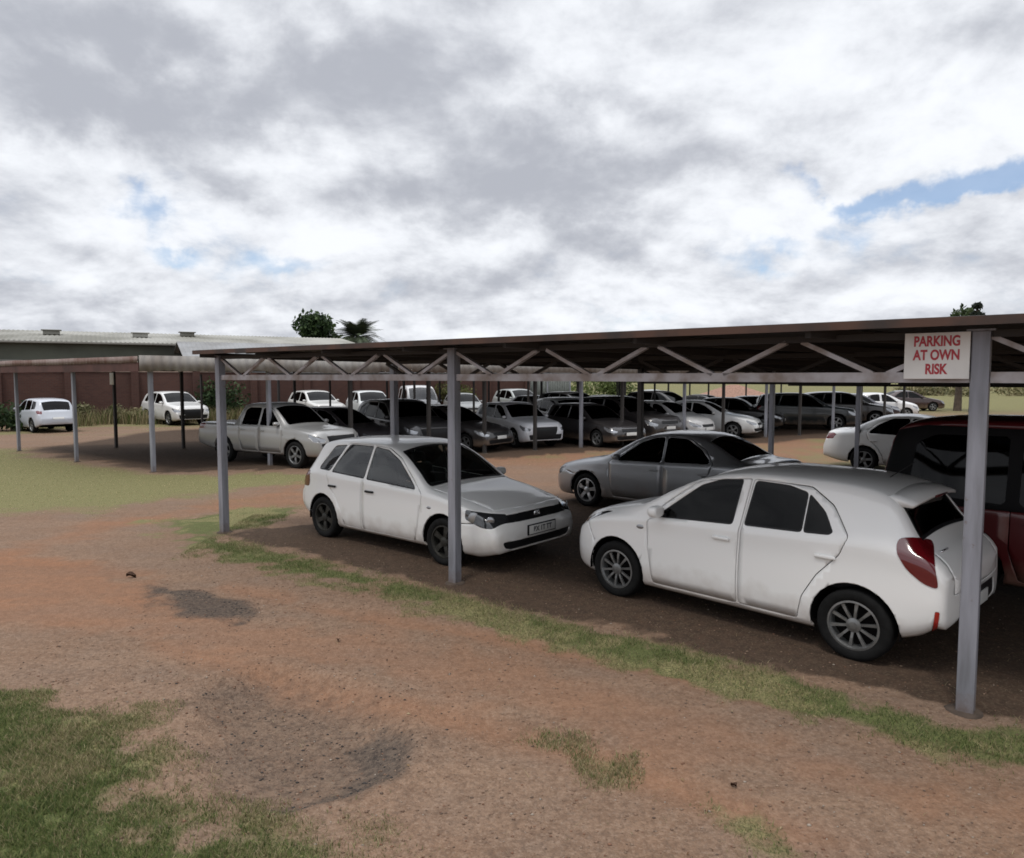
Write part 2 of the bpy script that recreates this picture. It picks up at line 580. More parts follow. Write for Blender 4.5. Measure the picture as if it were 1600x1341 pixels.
class Shell:
    """smooth lofted car surface; every query is in car coordinates (x forward, y left, z up)"""

    def __init__(s, spec, lod):
        s.p = spec
        s.L = spec['L']
        s.f = {k: pchip(spec[k]) for k in ('top', 'belt', 'plan', 'wroof', 'zb')}
        s.lod = lod
        s.sub = {2: [3, 3, 4, 3, 1, 3, 5, 3, 3, 6], 1: [2, 2, 3, 2, 1, 2, 4, 2, 2, 4], 0: [1, 1, 2, 2, 1, 1, 3, 2, 2, 3]}[lod]

    def X(s, u):
        return s.L / 2 - u

    def dd(s, u):
        zt, zs = s.f['top'](u), s.f['belt'](u)
        return min(.058, .028 + .08 * max(0, zt - zs - .1))

    def ctrl(s, u):
        W = s.p['W'] / 2
        zt, zs, zb = s.f['top'](u), s.f['belt'](u), s.f['zb'](u)
        w, wr = W * s.f['plan'](u), W * s.f['wroof'](u)
        zs = min(zs, zt - .06)
        wr = min(wr, w * .93)
        dd = min(s.dd(u), (zt - zs) * .45)
        zm = min(s.p['zmid'] + .06, zs - .10)
        if zm < zb + .10:
            zm = zb + (zs - zb) * .5
        z6 = zt - dd
        return [(w * .91, zb), (w * .972, zb + .06 * min(1, (zm - zb) / .25)), (w, zm), (w * .985, zm + (zs - zm) * .62),
                (w * .976, zs - .014), (w * .953, zs + .016), ((w * .945 + wr) / 2 + .012, (zs + z6) / 2 + .006), (wr, z6), (wr * .90, z6 + dd * .42), (wr * .55, z6 + dd * .84), (0., zt)]

    def sec(s, u):
        return catmull(s.ctrl(u), s.sub)

    def sideY(s, u, z):
        pts = s.sec(u)
        for a, b in zip(pts, pts[1:]):
            if a[1] <= z <= b[1] and b[1] > a[1]:
                t = (z - a[1]) / (b[1] - a[1])
                return a[0] + t * (b[0] - a[0])
        return pts[len(pts) // 2][0]

    def build(s):
        L = s.L
        n = {2: 78, 1: 46, 0: 32}[s.lod]
        us = []
        for i in range(n + 1):
            t = i / n
            us.append(L * (t - .13 * math.sin(2 * math.pi * t) / (2 * math.pi) * 3.0))
        us[0], us[-1] = 0., L
        bm = bmesh.new()
        rows = []
        for u in us:
            half = s.sec(u)
            x = s.X(u)
            row = [bm.verts.new((x, y, z)) for y, z in half]
            row += [bm.verts.new((x, -y, z)) for y, z in reversed(half[:-1])]
            rows.append(row)
        for a, b in zip(rows, rows[1:]):
            for j in range(len(a) - 1):
                bm.faces.new((a[j], a[j + 1], b[j + 1], b[j]))
        # rounded end caps
        for row, sgn, bulge in ((rows[0], 1, s.p.get('nose', .07)), (rows[-1], -1, .05)):
            x0 = row[0].co.x
            K = len(row)
            zc = (row[0].co.z + row[K // 2].co.z) / 2
            fs = [.93, .84, .7, .5, .28] if s.lod else [.88, .65, .3]
            prev = row
            for f in fs:
                cur = []
                for v in row:
                    cur.append(bm.verts.new((x0 + sgn * bulge * (1 - f ** 3.2), v.co.y * f, zc + (v.co.z - zc) * f)))
                for j in range(K - 1):
                    bm.faces.new((prev[j], prev[j + 1], cur[j + 1], cur[j]) if sgn < 0 else (prev[j + 1], prev[j], cur[j], cur[j + 1]))
                q = (prev[K - 1], prev[0], cur[0], cur[K - 1])
                bm.faces.new(q if sgn < 0 else tuple(reversed(q)))
                prev = cur
            c = bm.verts.new((x0 + sgn * bulge, 0, zc))
            for j in range(K):
                a, b = prev[j], prev[(j + 1) % K]
                bm.faces.new((a, b, c) if sgn < 0 else (b, a, c))
        bmesh.ops.recalc_face_normals(bm, faces=bm.faces)
        # recalc may flip everything; the roof must look up
        bm.faces.ensure_lookup_table()
        up = max(bm.faces, key=lambda f: f.calc_center_median().z)
        if up.normal.z < 0:
            bmesh.ops.reverse_faces(bm, faces=bm.faces)
        bm.normal_update()
        return bm

    def screen_poly(s, u0, u1, m, top_m=.0, n=7):
        """outline of a windscreen / rear window in (y,z) between stations u0 and u1"""
        W = s.p['W'] / 2
        left = []
        for i in range(n):
            u = u0 + (u1 - u0) * i / (n - 1)
            c = s.ctrl(u)
            left.append((c[7][0] - m, c[7][1]))
        left.sort(key=lambda p: p[1])
        (yb, zb_), (yt, zt_) = left[0], left[-1]
        ub, ut = (u0, u1) if s.f['top'](u0) < s.f['top'](u1) else (u1, u0)
        db, dt = s.f['top'](ub) - zb_, s.f['top'](ut) - zt_
        poly = []
        for i in range(1, 8):
            y = -yb + 2 * yb * i / 8
            poly.append((y, zb_ + db * (1 - (y / yb) ** 2)))
        poly += left
        for i in range(1, 8):
            y = yt - 2 * yt * i / 8
            poly.append((y, zt_ + dt * (1 - (y / yt) ** 2)))
        poly += [(-y, z) for y, z in reversed(left)]
        return rounded(poly, .05, 2)


def make_wheel(r, w, style, lod):
    """tyre mesh about the Y axis, outer face at -Y... returns (tyre_mesh, rim_mesh)"""
    n = {2: 40, 1: 24, 0: 16}[lod]
    bm = bmesh.new()
    ri = r * .68
    h = w / 2
    prof = [(ri, -h * .80), (ri + .012, -h * .95), (r * .86, -h * 1.02), (r * .955, -h * .93), (r * .99, -h * .74), (r, -h * .4), (r, h * .4), (r * .99, h * .74),
            (r * .955, h * .93), (r * .86, h), (ri, h * .8)]
    lathe(bm, prof, n)
    if lod == 2:   # tread grooves read as dark rings
        for t in (-.035, .035):
            lathe(bm, [(r * 1.0015, t - .006), (r * 1.0015, t + .006)], n)
    bmesh.ops.recalc_face_normals(bm, faces=bm.faces)
    tyre = bpy.data.meshes.new('tyre')
    bm.to_mesh(tyre)
    bm.free()
    tyre.materials.append(M_TYRE)
    tyre.shade_smooth()
    bm = bmesh.new()
    y0 = -h * .80
    lathe(bm, [(ri + .004, y0 - .008), (ri - .012, y0 - .010), (ri - .022, y0 + .012), (ri - .03, y0 + .10)], n, mat=0)
    # dark brake / backing disc
    rows = lathe(bm, [(ri - .02, y0 + .075), (.02, y0 + .07)], n, mat=1)
    bm.faces.new(rows[-1]).material_index = 1
    ns, ws_, dbl = {'ten': (10, .026, 0), 'five': (5, .075, 0), 'twin': (5, .034, 1), 'disc': (7, .07, 0)}[style]
    for i in range(ns):
        for k in ((-1, 1) if dbl else (0,)):
            a = 2 * math.pi * i / ns + k * .16 + .2
            c, s_ = math.cos(a), math.sin(a)
            vs = []
            for rr, ww, yy in ((.045, ws_ * .8, y0 + .012), (ri * .55, ws_ * .75, y0 + .004), (ri - .012, ws_ * (1.15 if not dbl else 1.), y0 + .006)):
                for sd in (-1, 1):
                    for dy in (0, .022):
                        vs.append(bm.verts.new((rr * c - sd * ww / 2 * s_, yy + dy, rr * s_ + sd * ww / 2 * c)))
            for q in (0, 4):
                A, B = vs[q:q + 4], vs[q + 4:q + 8]
                for i0, i1 in ((0, 2), (2, 3), (3, 1), (1, 0)):
                    bm.faces.new((A[i0], A[i1], B[i1], B[i0]))
    rows = lathe(bm, [(.058, y0 + .02), (.058, y0 + .004), (.03, y0 - .004), (.006, y0 - .006)], n // 2 * 2)
    bm.faces.new(rows[-1])
    bmesh.ops.recalc_face_normals(bm, faces=bm.faces)
    rim = bpy.data.meshes.new('rim')
    bm.to_mesh(rim)
    bm.free()
    return tyre, rim


def ellip(bm, c, s, seg=10):
    g = bmesh.ops.create_uvsphere(bm, u_segments=seg, v_segments=max(6, seg // 2), radius=1)
    for v in g['verts']:
        v.co = Vector((c[0] + v.co.x * s[0], c[1] + v.co.y * s[1], c[2] + v.co.z * s[2]))
    return g['verts']


def text_mesh(txt, size, mat, name, parent, loc, rot, ext=.001, bold=0., align='CENTER', sx=1.0):
    cu = bpy.data.curves.new(name, 'FONT')
    cu.body = txt
    cu.size = size
    cu.align_x = align
    cu.align_y = 'CENTER'
    cu.extrude = ext
    cu.offset = bold
    tmp = bpy.data.objects.new('tmp', cu)
    COL.objects.link(tmp)
    bpy.context.view_layer.update()
    me = bpy.data.meshes.new_from_object(tmp.evaluated_get(bpy.context.evaluated_depsgraph_get()))
    bpy.data.objects.remove(tmp)
    me.materials.clear()
    me.materials.append(mat)
    me.name = name
    o = bpy.data.objects.new(name, me)
    link(o, parent)
    o.location = loc
    o.rotation_euler = rot
    o.scale = (sx, 1, 1)
    return o


def make_car(name, kind, col, label, cat, lod=1, gls=None, rim='five', rimmat=None, group=None, extra=None, metal=0., opts=None):
    """builds a car at the origin, nose to +X; returns the root Empty"""
    opts = opts or {}
    P = SPECS[kind]
    S = Shell(P, lod)
    root = empty(name, (0, 0, 0), 0, label=label, cat=cat, group=group)
    mp = paint('paint_' + '_'.join('%02d' % int(c * 99) for c in col), col, metal)
    gls = gls or G_DARK
    bm = S.build()
    L, W = P['L'], P['W'] / 2
    # ---- wheel arches
    ra = P['wr'] + (.055 if kind not in ('suv', 'pickup') else .075)
    for u in (P['fa'], P['ra']):
        for sg in (1, -1):
            x = S.X(u)
            nseg = {2: 26, 1: 16, 0: 12}[lod]
            poly = [(x + ra * math.cos(a), P['wr'] + ra * math.sin(a)) for a in [2 * math.pi * i / nseg for i in range(nseg)]]
            fs = cut(bm, poly, AXX, AXZ, AXY * sg, .02, filt=lambda c, sg=sg: c.y * sg > W * .45)
            bmesh.ops.delete(bm, geom=fs, context='FACES')
    # ---- screens
    for part, (u0, u1), D, m in (('windshield', P['ws'], AXX, .045), ('rear_window', P['rw'], -AXX, .06)):
        poly = S.screen_poly(u0, u1, m)
        xa, xb = S.X(u1) - .12, S.X(u0) + .12
        fs = cut(bm, poly, AXY, AXZ, D, .08, filt=lambda c: xa < c.x < xb)
        g = take(bm, fs, .006)
        if lod == 2:
            inner = cut(g, [(y * .955, z) for y, z in offset_poly(poly, -.022)], AXY, AXZ, D, .0)
            core = take(g, inner, 0)
            tr = mesh_obj('window_seal', g, M_BLACK, root)
            mesh_obj(part, core, gls if part == 'windshield' else opts.get('rear_glass', gls), root)
        else:
            mesh_obj(part, g, gls, root)
    # ---- side windows
    for w in P['wins']:
        for sg in (1, -1):
            poly = [(S.X(u), z) for u, z in w]
            po = rounded(poly, .035, 3 if lod == 2 else 1)
            fs = cut(bm, po, AXX, AXZ, AXY * sg, .08)
            g = take(bm, fs, .005)
            if lod == 2:
                inner = cut(g, offset_poly(po, -.014), AXX, AXZ, AXY * sg, .0)
                core = take(g, inner, 0)
                mesh_obj('window_seal', g, M_BLACK, root)
                mesh_obj('side_window', core, gls, root)
            else:
                mesh_obj('side_window', g, gls, root)
    # ---- custom panels: (name, poly, A, B, D, mat, offset, lo)
    for (pn, poly, A, B, D, mat, off, lo, filt) in (extra(S) if extra else std_extra(S, lod, opts)):
        fs = cut(bm, poly, A, B, D, lo, filt=filt)
        if not fs:
            continue
        mesh_obj(pn, take(bm, fs, off), mat, root)
    # ---- doors with shut lines
    if lod >= 1:
        for dr in P['doors']:
            for sg in (1, -1):
                po = rounded([(S.X(u), z) for u, z in dr], .03, 3)
                fo = cut(bm, po, AXX, AXZ, AXY * sg, .06)
                gap = .008 if lod == 2 else .010
                fi = cut(bm, offset_poly(po, -gap), AXX, AXZ, AXY * sg, .06)
                d = take(bm, fi, 0)
                do = mesh_obj('door', d, [mp, M_LINER], root)
                sm = do.modifiers.new('thick', 'SOLIDIFY')
                sm.thickness = .02
                sm.offset = -1
                sm.material_offset = 1
                # handle
                us = [p[0] for p in dr]
                zb_ = P['zbelt'] - .12 - (.03 if kind == 'hatch' else 0)
                uh = max([u for u, z in dr if abs(z - P['zbelt']) < .12] or [max(u for u, z in dr) - .04]) - .17
                yh = S.sideY(uh, zb_)
                hb = bmesh.new()
                box(hb, (S.X(uh), sg * (yh + .016), zb_), (.17, .022, .030), None, .008)
                box(hb, (S.X(uh) + .06, sg * (yh + .004), zb_), (.02, .03, .026))
                box(hb, (S.X(uh) - .06, sg * (yh + .004), zb_), (.02, .03, .026))
                mesh_obj('handle', hb, opts.get('handle', mp), do)
                rest = [f for f in bm.faces if f.normal.y * sg > .05 and inside(po, f.calc_center_median().x, f.calc_center_median().z)]
                if rest:
                    bmesh.ops.delete(bm, geom=rest, context='FACES')   # the open shut line
    for (pr, p_, q_) in (P.get('grooves', ()) if lod >= 1 else ()):
        def groove(a, b, A, B, D, lo):
            d = Vector((b[0] - a[0], b[1] - a[1]))
            n = Vector((-d.y, d.x)).normalized() * .0045
            bmesh.ops.delete(bm, geom=cut(bm, [(a[0] - n.x, a[1] - n.y), (b[0] - n.x, b[1] - n.y), (b[0] + n.x, b[1] + n.y), (a[0] + n.x, a[1] + n.y)], A, B, D, lo), context='FACES')
        if pr == 'side':
            for sg in (1, -1):
                groove((S.X(p_[0]), p_[1]), (S.X(q_[0]), q_[1]), AXX, AXZ, AXY * sg, .05)
        elif pr == 'top':
            for sg in (1, -1):
                groove((S.X(p_[0]), p_[1] * sg), (S.X(q_[0]), q_[1] * sg), AXX, AXY, AXZ, .3)
        elif pr == 'rear':
            for sg in (1, -1):
                groove((p_[0] * sg, p_[1]), (q_[0] * sg, q_[1]), AXY, AXZ, -AXX, .15)
    # ---- body
    bo = mesh_obj('body', bm, [mp, M_LINER], root)
    sm = bo.modifiers.new('thick', 'SOLIDIFY')
    sm.thickness = .022
    sm.offset = -1
    sm.material_offset = 1
    sm.material_offset_rim = 0
    # ---- underbody and wheel housings
    ub = bmesh.new()
    zf = S.f['zb'](L * .5) + .05
    box(ub, (0, 0, zf + .05), (L * .80, W * 1.2, .10))
    for u in (P['fa'], P['ra']):
        for sg in (1, -1):
            x = S.X(u)
            rows = lathe(ub, [(ra - .004, 0), (ra - .004, .30)], 20, arc=(-.15, math.pi + .15))
            yin = sg * (S.sideY(u, P['wr'] + .1) - .025)
            for k, row in enumerate(rows):
                for v in row:
                    v.co = Vector((v.co.x + x, yin - sg * .34 * k, v.co.z + P['wr']))
            try:
                ub.faces.new(rows[1])
            except ValueError:
                pass
    mesh_obj('underbody', ub, M_UNDER, root, smooth=False)
    # ---- wheels
    tyre, rimme = make_wheel(P['wr'], P['tw'], rim, lod)
    rimme.materials.append(rimmat or M_ALLOY)
    rimme.materials.append(M_UNDER)
    for u in (P['fa'], P['ra']):
        for sg in (1, -1):
            o = link(bpy.data.objects.new('wheel', tyre), root)
            yw = S.sideY(u, P['wr'] + ra + .01)
            o.location = (S.X(u), sg * (yw - P['tw'] / 2 - .012), P['wr'] - .006)
            o.rotation_euler = (0, random.uniform(0, 6), 0) if sg < 0 else (0, 0, math.pi)
            link(bpy.data.objects.new('rim', rimme), o)
    # ---- mirrors
    if True:
        um = P['wins'][0][0][0] + .06
        zm = P['wins'][0][0][1] + .05
        for sg in opts.get('mirrors', (1, -1)):
            y0 = S.sideY(um, zm)
            b2 = bmesh.new()
            vs = ellip(b2, (0, 0, 0), (1, 1, 1), 16 if lod == 2 else 8)
            for v in vs:   # squarish pod, flat at the back
                v.co.x = max(v.co.x, -.55)
                v.co = Vector((math.copysign(abs(v.co.x) ** .8, v.co.x) * .070, math.copysign(abs(v.co.y) ** .7, v.co.y) * .090,
                               math.copysign(abs(v.co.z) ** .7, v.co.z) * .058))
                v.co += Vector((S.X(um) + .01, sg * (y0 + .115), zm + .025))
            mo = mesh_obj('mirror', b2, opts.get('mirror', mp), root)
            b2 = bmesh.new()
            box(b2, (S.X(um) + .0, sg * (y0 + .02), zm - .02), (.07, .10, .03), None, .008)
            mesh_obj('mirror_arm', b2, M_BLACK, mo)
    # ---- cabin
    if lod >= 1 or opts.get('seats'):
        zb_ = P['zbelt']
        uw = P['wins'][0][0][0]
        fu = uw + .85
        for uu in (fu, min(fu + .80, P['rw'][0] - .42)):
            for yy in (-.36, .36):
                sb = bmesh.new()
                box(sb, (S.X(uu) - .02, yy * W / .82, zb_ - .36), (.50, .46, .16), None, .05)
                box(sb, (S.X(uu) - .28, yy * W / .82, zb_ - .14), (.12, .44, .54), Matrix.Rotation(-.25, 3, 'Y'), .05)
                box(sb, (S.X(uu) - .37, yy * W / .82, zb_ + .21), (.08, .24, .15), Matrix.Rotation(-.2, 3, 'Y'), .035)
                mesh_obj('seat', sb, pbr('seat_cloth', (.035, .035, .038), .9), root)
        db = bmesh.new()
        box(db, (S.X(uw + .12), 0, zb_ - .14), (.42, W * 1.66, .24), None, .06)
        mesh_obj('dashboard', db, M_LINER, root)
        st = bmesh.new()
        tor = []
        for i in range(20):
            a = 2 * math.pi * i / 20
            tor.append([st.verts.new(((.175 + .013 * math.cos(b)) * math.cos(a), (.175 + .013 * math.cos(b)) * math.sin(a), .013 * math.sin(b)))
                        for b in [2 * math.pi * k / 6 for k in range(6)]])
        for i in range(20):
            for k in range(6):
                st.faces.new((tor[i][k], tor[(i + 1) % 20][k], tor[(i + 1) % 20][(k + 1) % 6], tor[i][(k + 1) % 6]))
        box(st, (0, 0, 0), (.34, .05, .02))
        so = mesh_obj('steering_wheel', st, M_BLACK, root)
        so.location = (S.X(uw + .50), -.36, zb_ - .02)
        so.rotation_euler = (0, R(-62), 0)
    return root, S


def std_extra(S, lod, opts):
    """lamps, grille, intake, plates for an ordinary car"""
    p = S.p
    L = S.L
    W = p['W'] / 2
    zt = S.f['top'](.06)
    zb = S.f['zb'](.0)
    out = []
    xF = L / 2
    fr = lambda c: c.x > xF - .6
    rr = lambda c: c.x < -xF + .75
    wl = W * .97
    lh = .13 if p['H'] < 1.6 else .16
    style = opts.get('grille', 'slot')
    # head lamps wrap round the corner: cut in a 35-degree view
    for sg in (1, -1):
        ang = R(38)
        A = Vector((-math.sin(ang), math.cos(ang) * sg, 0)) * 1.0
        D = Vector((math.cos(ang), math.sin(ang) * sg, 0))
        # reference corner
        cu = .12
        c = Vector((S.X(cu), sg * W * S.f['plan'](cu), 0))
        a0 = c.dot(A)
        zl = min(S.f['belt'](.12), zt - .06)
        poly = rounded([(a0 - .26, zl - .05), (a0 + .06, zl + .03), (a0 + .20, zl + .10), (a0 + .20, zl + .02), (a0 + .06, zl - lh * .75), (a0 - .22, zl - lh * .8)], .03, 3)
        out.append(('headlight', poly, A, AXZ, D, M_LENS, .004, .05, fr))
    gz1 = min(zt - .06, S.f['top'](0) - .01)
    gm = opts.get('gmat', M_BLACK)
    if style == 'slot':
        out.append(('grille', rounded([(-W * .50, gz1 - .10), (W * .50, gz1 - .10), (W * .52, gz1), (-W * .52, gz1)], .02, 3), AXY, AXZ, AXX, gm, .012, .1, fr))
    elif style == 'big':
        out.append(('grille', rounded([(-W * .50, gz1 - .30), (W * .50, gz1 - .30), (W * .60, gz1 - .02), (-W * .60, gz1 - .02)], .04, 3), AXY, AXZ, AXX, gm, .015, .1, fr))
    z0 = zb + .03
    dam = .13 if style == 'slot' else (.30 if p is SPECS['pickup'] else .20)
    out.append(('air_intake', rounded([(-W * .74, z0), (W * .74, z0), (W * .80, z0 + dam), (-W * .80, z0 + dam)], .04, 3), AXY, AXZ, AXX, M_BLACK, .015, .1, fr))
    # plates sit proud of the surface
    zp = (z0 + dam + gz1 - .10) / 2 if style == 'slot' else z0 + dam + .06
    out.append(('number_plate', [(-.25, zp - .05), (.25, zp - .05), (.25, zp + .05), (-.25, zp + .05)], AXY, AXZ, AXX, M_PLATE, -.006, .1, fr))
    # tail lamps
    for sg in (1, -1):
        ang = R(40)
        A = Vector((math.sin(ang), math.cos(ang) * sg, 0))
        D = Vector((-math.cos(ang), math.sin(ang) * sg, 0))
        cu = L - .12
        c = Vector((S.X(cu), sg * W * S.f['plan'](cu), 0))
        a0 = c.dot(A)
        zl = S.f['belt'](L - .3)
        poly = rounded([(a0 - .16, zl - .16), (a0 + .10, zl - .14), (a0 + .16, zl - .02), (a0 + .08, zl + .02), (a0 - .13, zl - .02)], .03, 3)
        out.append(('taillight', poly, A, AXZ, D, M_RED, .003, .05, rr))
    if p is SPECS['van'] and opts.get('black_top'):  # van sides above the belt line coloured black
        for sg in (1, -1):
            out.append(('black_upper_side', rounded([(S.X(u), z) for u, z in ((1.13, 1.0), (1.24, 1.13), (1.68, 1.62), (1.98, 1.775), (2.4, 1.835), (4.2, 1.85), (4.50, 1.78), (4.64, 1.20), (4.66, 1.0))], .03, 2),
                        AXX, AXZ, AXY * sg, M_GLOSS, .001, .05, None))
    zr = S.f['zb'](L) + .30
    out.append(('number_plate', [(-.25, zr - .05), (.25, zr - .05), (.25, zr + .05), (-.25, zr + .05)], AXY, AXZ, -AXX, M_PLATE, -.006, .1, rr))
    return out


# ------------------------------------------------------------------ placing cars
def place_wheels(root, S, side, front, rear):
    f, r = gp(*front), gp(*rear)
    h = (f - r).normalized()
    n = Vector((-h.y, h.x, 0))
    W = S.p['W'] / 2
    mid = (f + r) / 2 - n * side * (W - .10)
    um = (S.p['fa'] + S.p['ra']) / 2
    root.location = mid - h * S.X(um)
    root.rotation_euler = (0, 0, math.atan2(h.y, h.x))


def place_wheel(root, S, side, px, heading):
    f = gp(*px)
    a = R(heading)
    h = Vector((math.cos(a), math.sin(a), 0))
    n = Vector((-h.y, h.x, 0))
    root.location = f - n * side * (S.p['W'] / 2 - .10) - h * S.X(S.p['fa'])
    root.rotation_euler = (0, 0, a)


def place_end(root, S, px, py, heading, end='front', nudge=0.):
    """heading in degrees, world; the bumper centre stands over photo pixel (px,py)"""
    p = gp(px, py)
    a = R(heading)
    h = Vector((math.cos(a), math.sin(a), 0))
    root.location = p - h * (S.L / 2 if end == 'front' else -S.L / 2) + h * nudge
    root.rotation_euler = (0, 0, a)


E_ANG = math.degrees(math.atan2(.618, -.786))      # along the end frame, away to the left
BACK = E_ANG - 180                                 # towards the camera's right


def small_hatch_extra(S):
    L = S.L
    W = S.p['W'] / 2
    xF = L / 2
    fr = lambda c: c.x > xF - .75
    rr = lambda c: c.x < -xF + .85
    out = []
    for sg in (1, -1):
        ang = R(42)
        A = Vector((-math.sin(ang), math.cos(ang) * sg, 0))
        D = Vector((math.cos(ang), math.sin(ang) * sg, 0))
        c = Vector((S.X(.10), sg * W * S.f['plan'](.10), 0))
        a0 = c.dot(A)
        out.append(('headlight', rounded([(a0 - .20, .62), (a0 + .0, .66), (a0 + .20, .78), (a0 + .34, .90), (a0 + .22, .885), (a0 + .05, .80), (a0 - .16, .71)], .03, 3),
                    A, AXZ, D, M_LENSD, .004, .0, fr))
        ang = R(70)
        A = Vector((math.sin(ang), math.cos(ang) * sg, 0))
        D = Vector((-math.cos(ang), math.sin(ang) * sg, 0))
        c = Vector((S.X(L - .14), sg * W * S.f['plan'](L - .14), 0))
        a0 = c.dot(A)
        zt = 1.065
        out.append(('taillight', rounded([(a0 + .17, zt), (a0 + .05, zt + .012), (a0 - .085, zt - .04), (a0 - .07, zt - .16), (a0 - .105, zt - .345), (a0 + .0, zt - .315), (a0 + .11, zt - .225),
                                          (a0 + .185, zt - .10)], .045, 4), A, AXZ, D, M_RED, -.006, .0, rr))
        out.append(('reflector', rounded([(a0 - .075, .37), (a0 - .105, .37), (a0 - .115, .55), (a0 - .085, .55)], .01, 2), A, AXZ, D, M_REDR, -.003, .0, rr))
    gw = W * .55
    out.append(('grille', rounded([(-gw, .585), (gw, .585), (gw, .645), (-gw, .645)], .02, 3), AXY, AXZ, AXX, M_BLACK, .012, .1, fr))
    out.append(('air_intake', rounded([(-W * .62, .29), (W * .62, .29), (W * .66, .43), (-W * .66, .43)], .05, 3), AXY, AXZ, AXX, M_BLACK, .015, .1, fr))
    out.append(('number_plate', [(-.25, .45), (.25, .45), (.25, .56), (-.25, .56)], AXY, AXZ, AXX, M_PLATE, -.006, .1, fr))
    out.append(('bumper_insert', rounded([(-.50, .36), (.50, .36), (.47, .62), (-.47, .62)], .11, 5), AXY, AXZ, -AXX, M_BLACK, .008, .1, rr))
    return out


def hatch_extra(S):
    L = S.L
    W = S.p['W'] / 2
    xF = L / 2
    fr = lambda c: c.x > xF - .65
    rr = lambda c: c.x < -xF + .85
    out = []
    for sg in (1, -1):
        ang = R(40)
        A = Vector((-math.sin(ang), math.cos(ang) * sg, 0))
        D = Vector((math.cos(ang), math.sin(ang) * sg, 0))
        c = Vector((S.X(.10), sg * W * S.f['plan'](.10), 0))
        a0 = c.dot(A)
        z = .665
        out.append(('headlight', rounded([(a0 + .22, z + .085), (a0 + .23, z - .03), (a0 + .06, z - .105), (a0 - .06, z - .11), (a0 - .16, z - .075), (a0 - .26, z - .06), (a0 - .26, z + .035), (a0 - .02, z + .06)],
                                         .03, 4), A, AXZ, D, M_LENSD, .003, .0, fr))
        ang = R(40)
        A = Vector((math.sin(ang), math.cos(ang) * sg, 0))
        D = Vector((-math.cos(ang), math.sin(ang) * sg, 0))
        c = Vector((S.X(L - .12), sg * W * S.f['plan'](L - .12), 0))
        a0 = c.dot(A)
        out.append(('taillight', rounded([(a0 + .14, .72), (a0 - .14, .72), (a0 - .12, .95), (a0 + .14, .95)], .04, 3), A, AXZ, D, M_RED, -.003, .0, rr))
    gw = .60
    out.append(('grille', rounded([(-gw, .60), (gw, .60), (gw, .692), (-gw, .692)], .015, 3), AXY, AXZ, AXX, M_BLACK, .012, .05, fr))
    out.append(('air_intake', rounded([(-.50, .262), (.50, .262), (.63, .315), (.66, .385), (-.66, .385), (-.63, .315)], .035, 3), AXY, AXZ, AXX, M_BLACK, .016, .05, fr))
    return out


def on_surface(objs, target, D):
    """nearest surface point of the given child meshes along -D through target (car coordinates)"""
    from mathutils.bvhtree import BVHTree
    best = None
    for o in objs:
        me = o.data
        t = BVHTree.FromPolygons([v.co for v in me.vertices], [p.vertices for p in me.polygons])
        h = t.ray_cast(target + D * 3, -D)
        if h[0] is not None and (best is None or h[3] < best[2]):
            best = (h[0], h[1], h[3])
    return best


# --- white small hatch, nearest
picanto, S1 = make_car('parked_hatchback', 'small_hatch', (.82, .82, .81), 'white small hatchback with black tinted windows parked behind the sign post, nearest car', 'car',
                       2, G_DARK, 'ten', M_ALLOY, extra=small_hatch_extra, opts={'rear_glass': glass('glass_rear', (.30, .33, .33), 1.2)})
place_wheels(picanto, S1, 1, (957, 938), (1347, 1034))
picanto.location += Vector((.10, .13, 0))
picanto.rotation_euler.z -= R(4)
picanto.scale = (1.045, 1.035, 1.02)
body1 = [o for o in picanto.children if o.name.startswith('body')]
# roof spoiler over the rear window
bm = bmesh.new()
rows = []
for i in range(13):
    y = -.56 + 1.12 * i / 12
    k = 1 - (abs(y) / .56) ** 3 * .35
    rows.append([bm.verts.new(p) for p in ((S1.X(3.16), y, 1.405 - .035 * (y / .56) ** 2), (S1.X(3.30), y, 1.400 - .045 * (y / .56) ** 2),
                                           (S1.X(3.36 + .10 * k), y, 1.362 - .05 * (y / .56) ** 2), (S1.X(3.355 + .10 * k), y, 1.335 - .05 * (y / .56) ** 2),
                                           (S1.X(3.22), y, 1.34 - .05 * (y / .56) ** 2))])
for a, b in zip(rows, rows[1:]):
    for j in range(5):
        bm.faces.new((a[j], a[(j + 1) % 5], b[(j + 1) % 5], b[j]))
bm.faces.new(rows[0])
bm.faces.new(list(reversed(rows[-1])))
bmesh.ops.recalc_face_normals(bm, faces=bm.faces)
sp = mesh_obj('spoiler', bm, MATS['paint_81_81_80'], picanto)
bm = bmesh.new()
box(bm, (S1.X(3.462), 0, 1.34), (.012, .30, .018), None, .004)
mesh_obj('brake_light', bm, M_RED, picanto)
# rear wiper, plate, badges, marker
rw = [o for o in picanto.children if o.name.startswith('rear_window')]
h0 = on_surface(rw, Vector((0, .0, 1.02)), -AXX)
h1 = on_surface(rw, Vector((0, .30, 1.10)), -AXX)
bm = bmesh.new()
if h0 and h1:
    bar(bm, h0[0] + Vector((-.02, 0, 0)), h1[0] + Vector((-.02, 0, 0)), .02, .014)
    box(bm, h0[0] + Vector((-.015, 0, -.01)), (.04, .06, .05), None, .01)
mesh_obj('wiper', bm, M_BLACK, picanto)
bi = [o for o in picanto.children if o.name.startswith('bumper_insert')]
h = on_surface(bi, Vector((0, 0, .49)), -AXX)
bm = bmesh.new()
box(bm, (h[0].x - .012, 0, .50), (.014, .50, .11), None, .004)
pl = mesh_obj('number_plate', bm, M_PLATE, picanto)
h = on_surface(body1, Vector((0, .42, .955)), -AXX)
if h:
    bm = bmesh.new()
    box(bm, h[0] + Vector((-.004, 0, 0)), (.006, .17, .022))
    mesh_obj('badge', bm, M_CHROME, picanto)
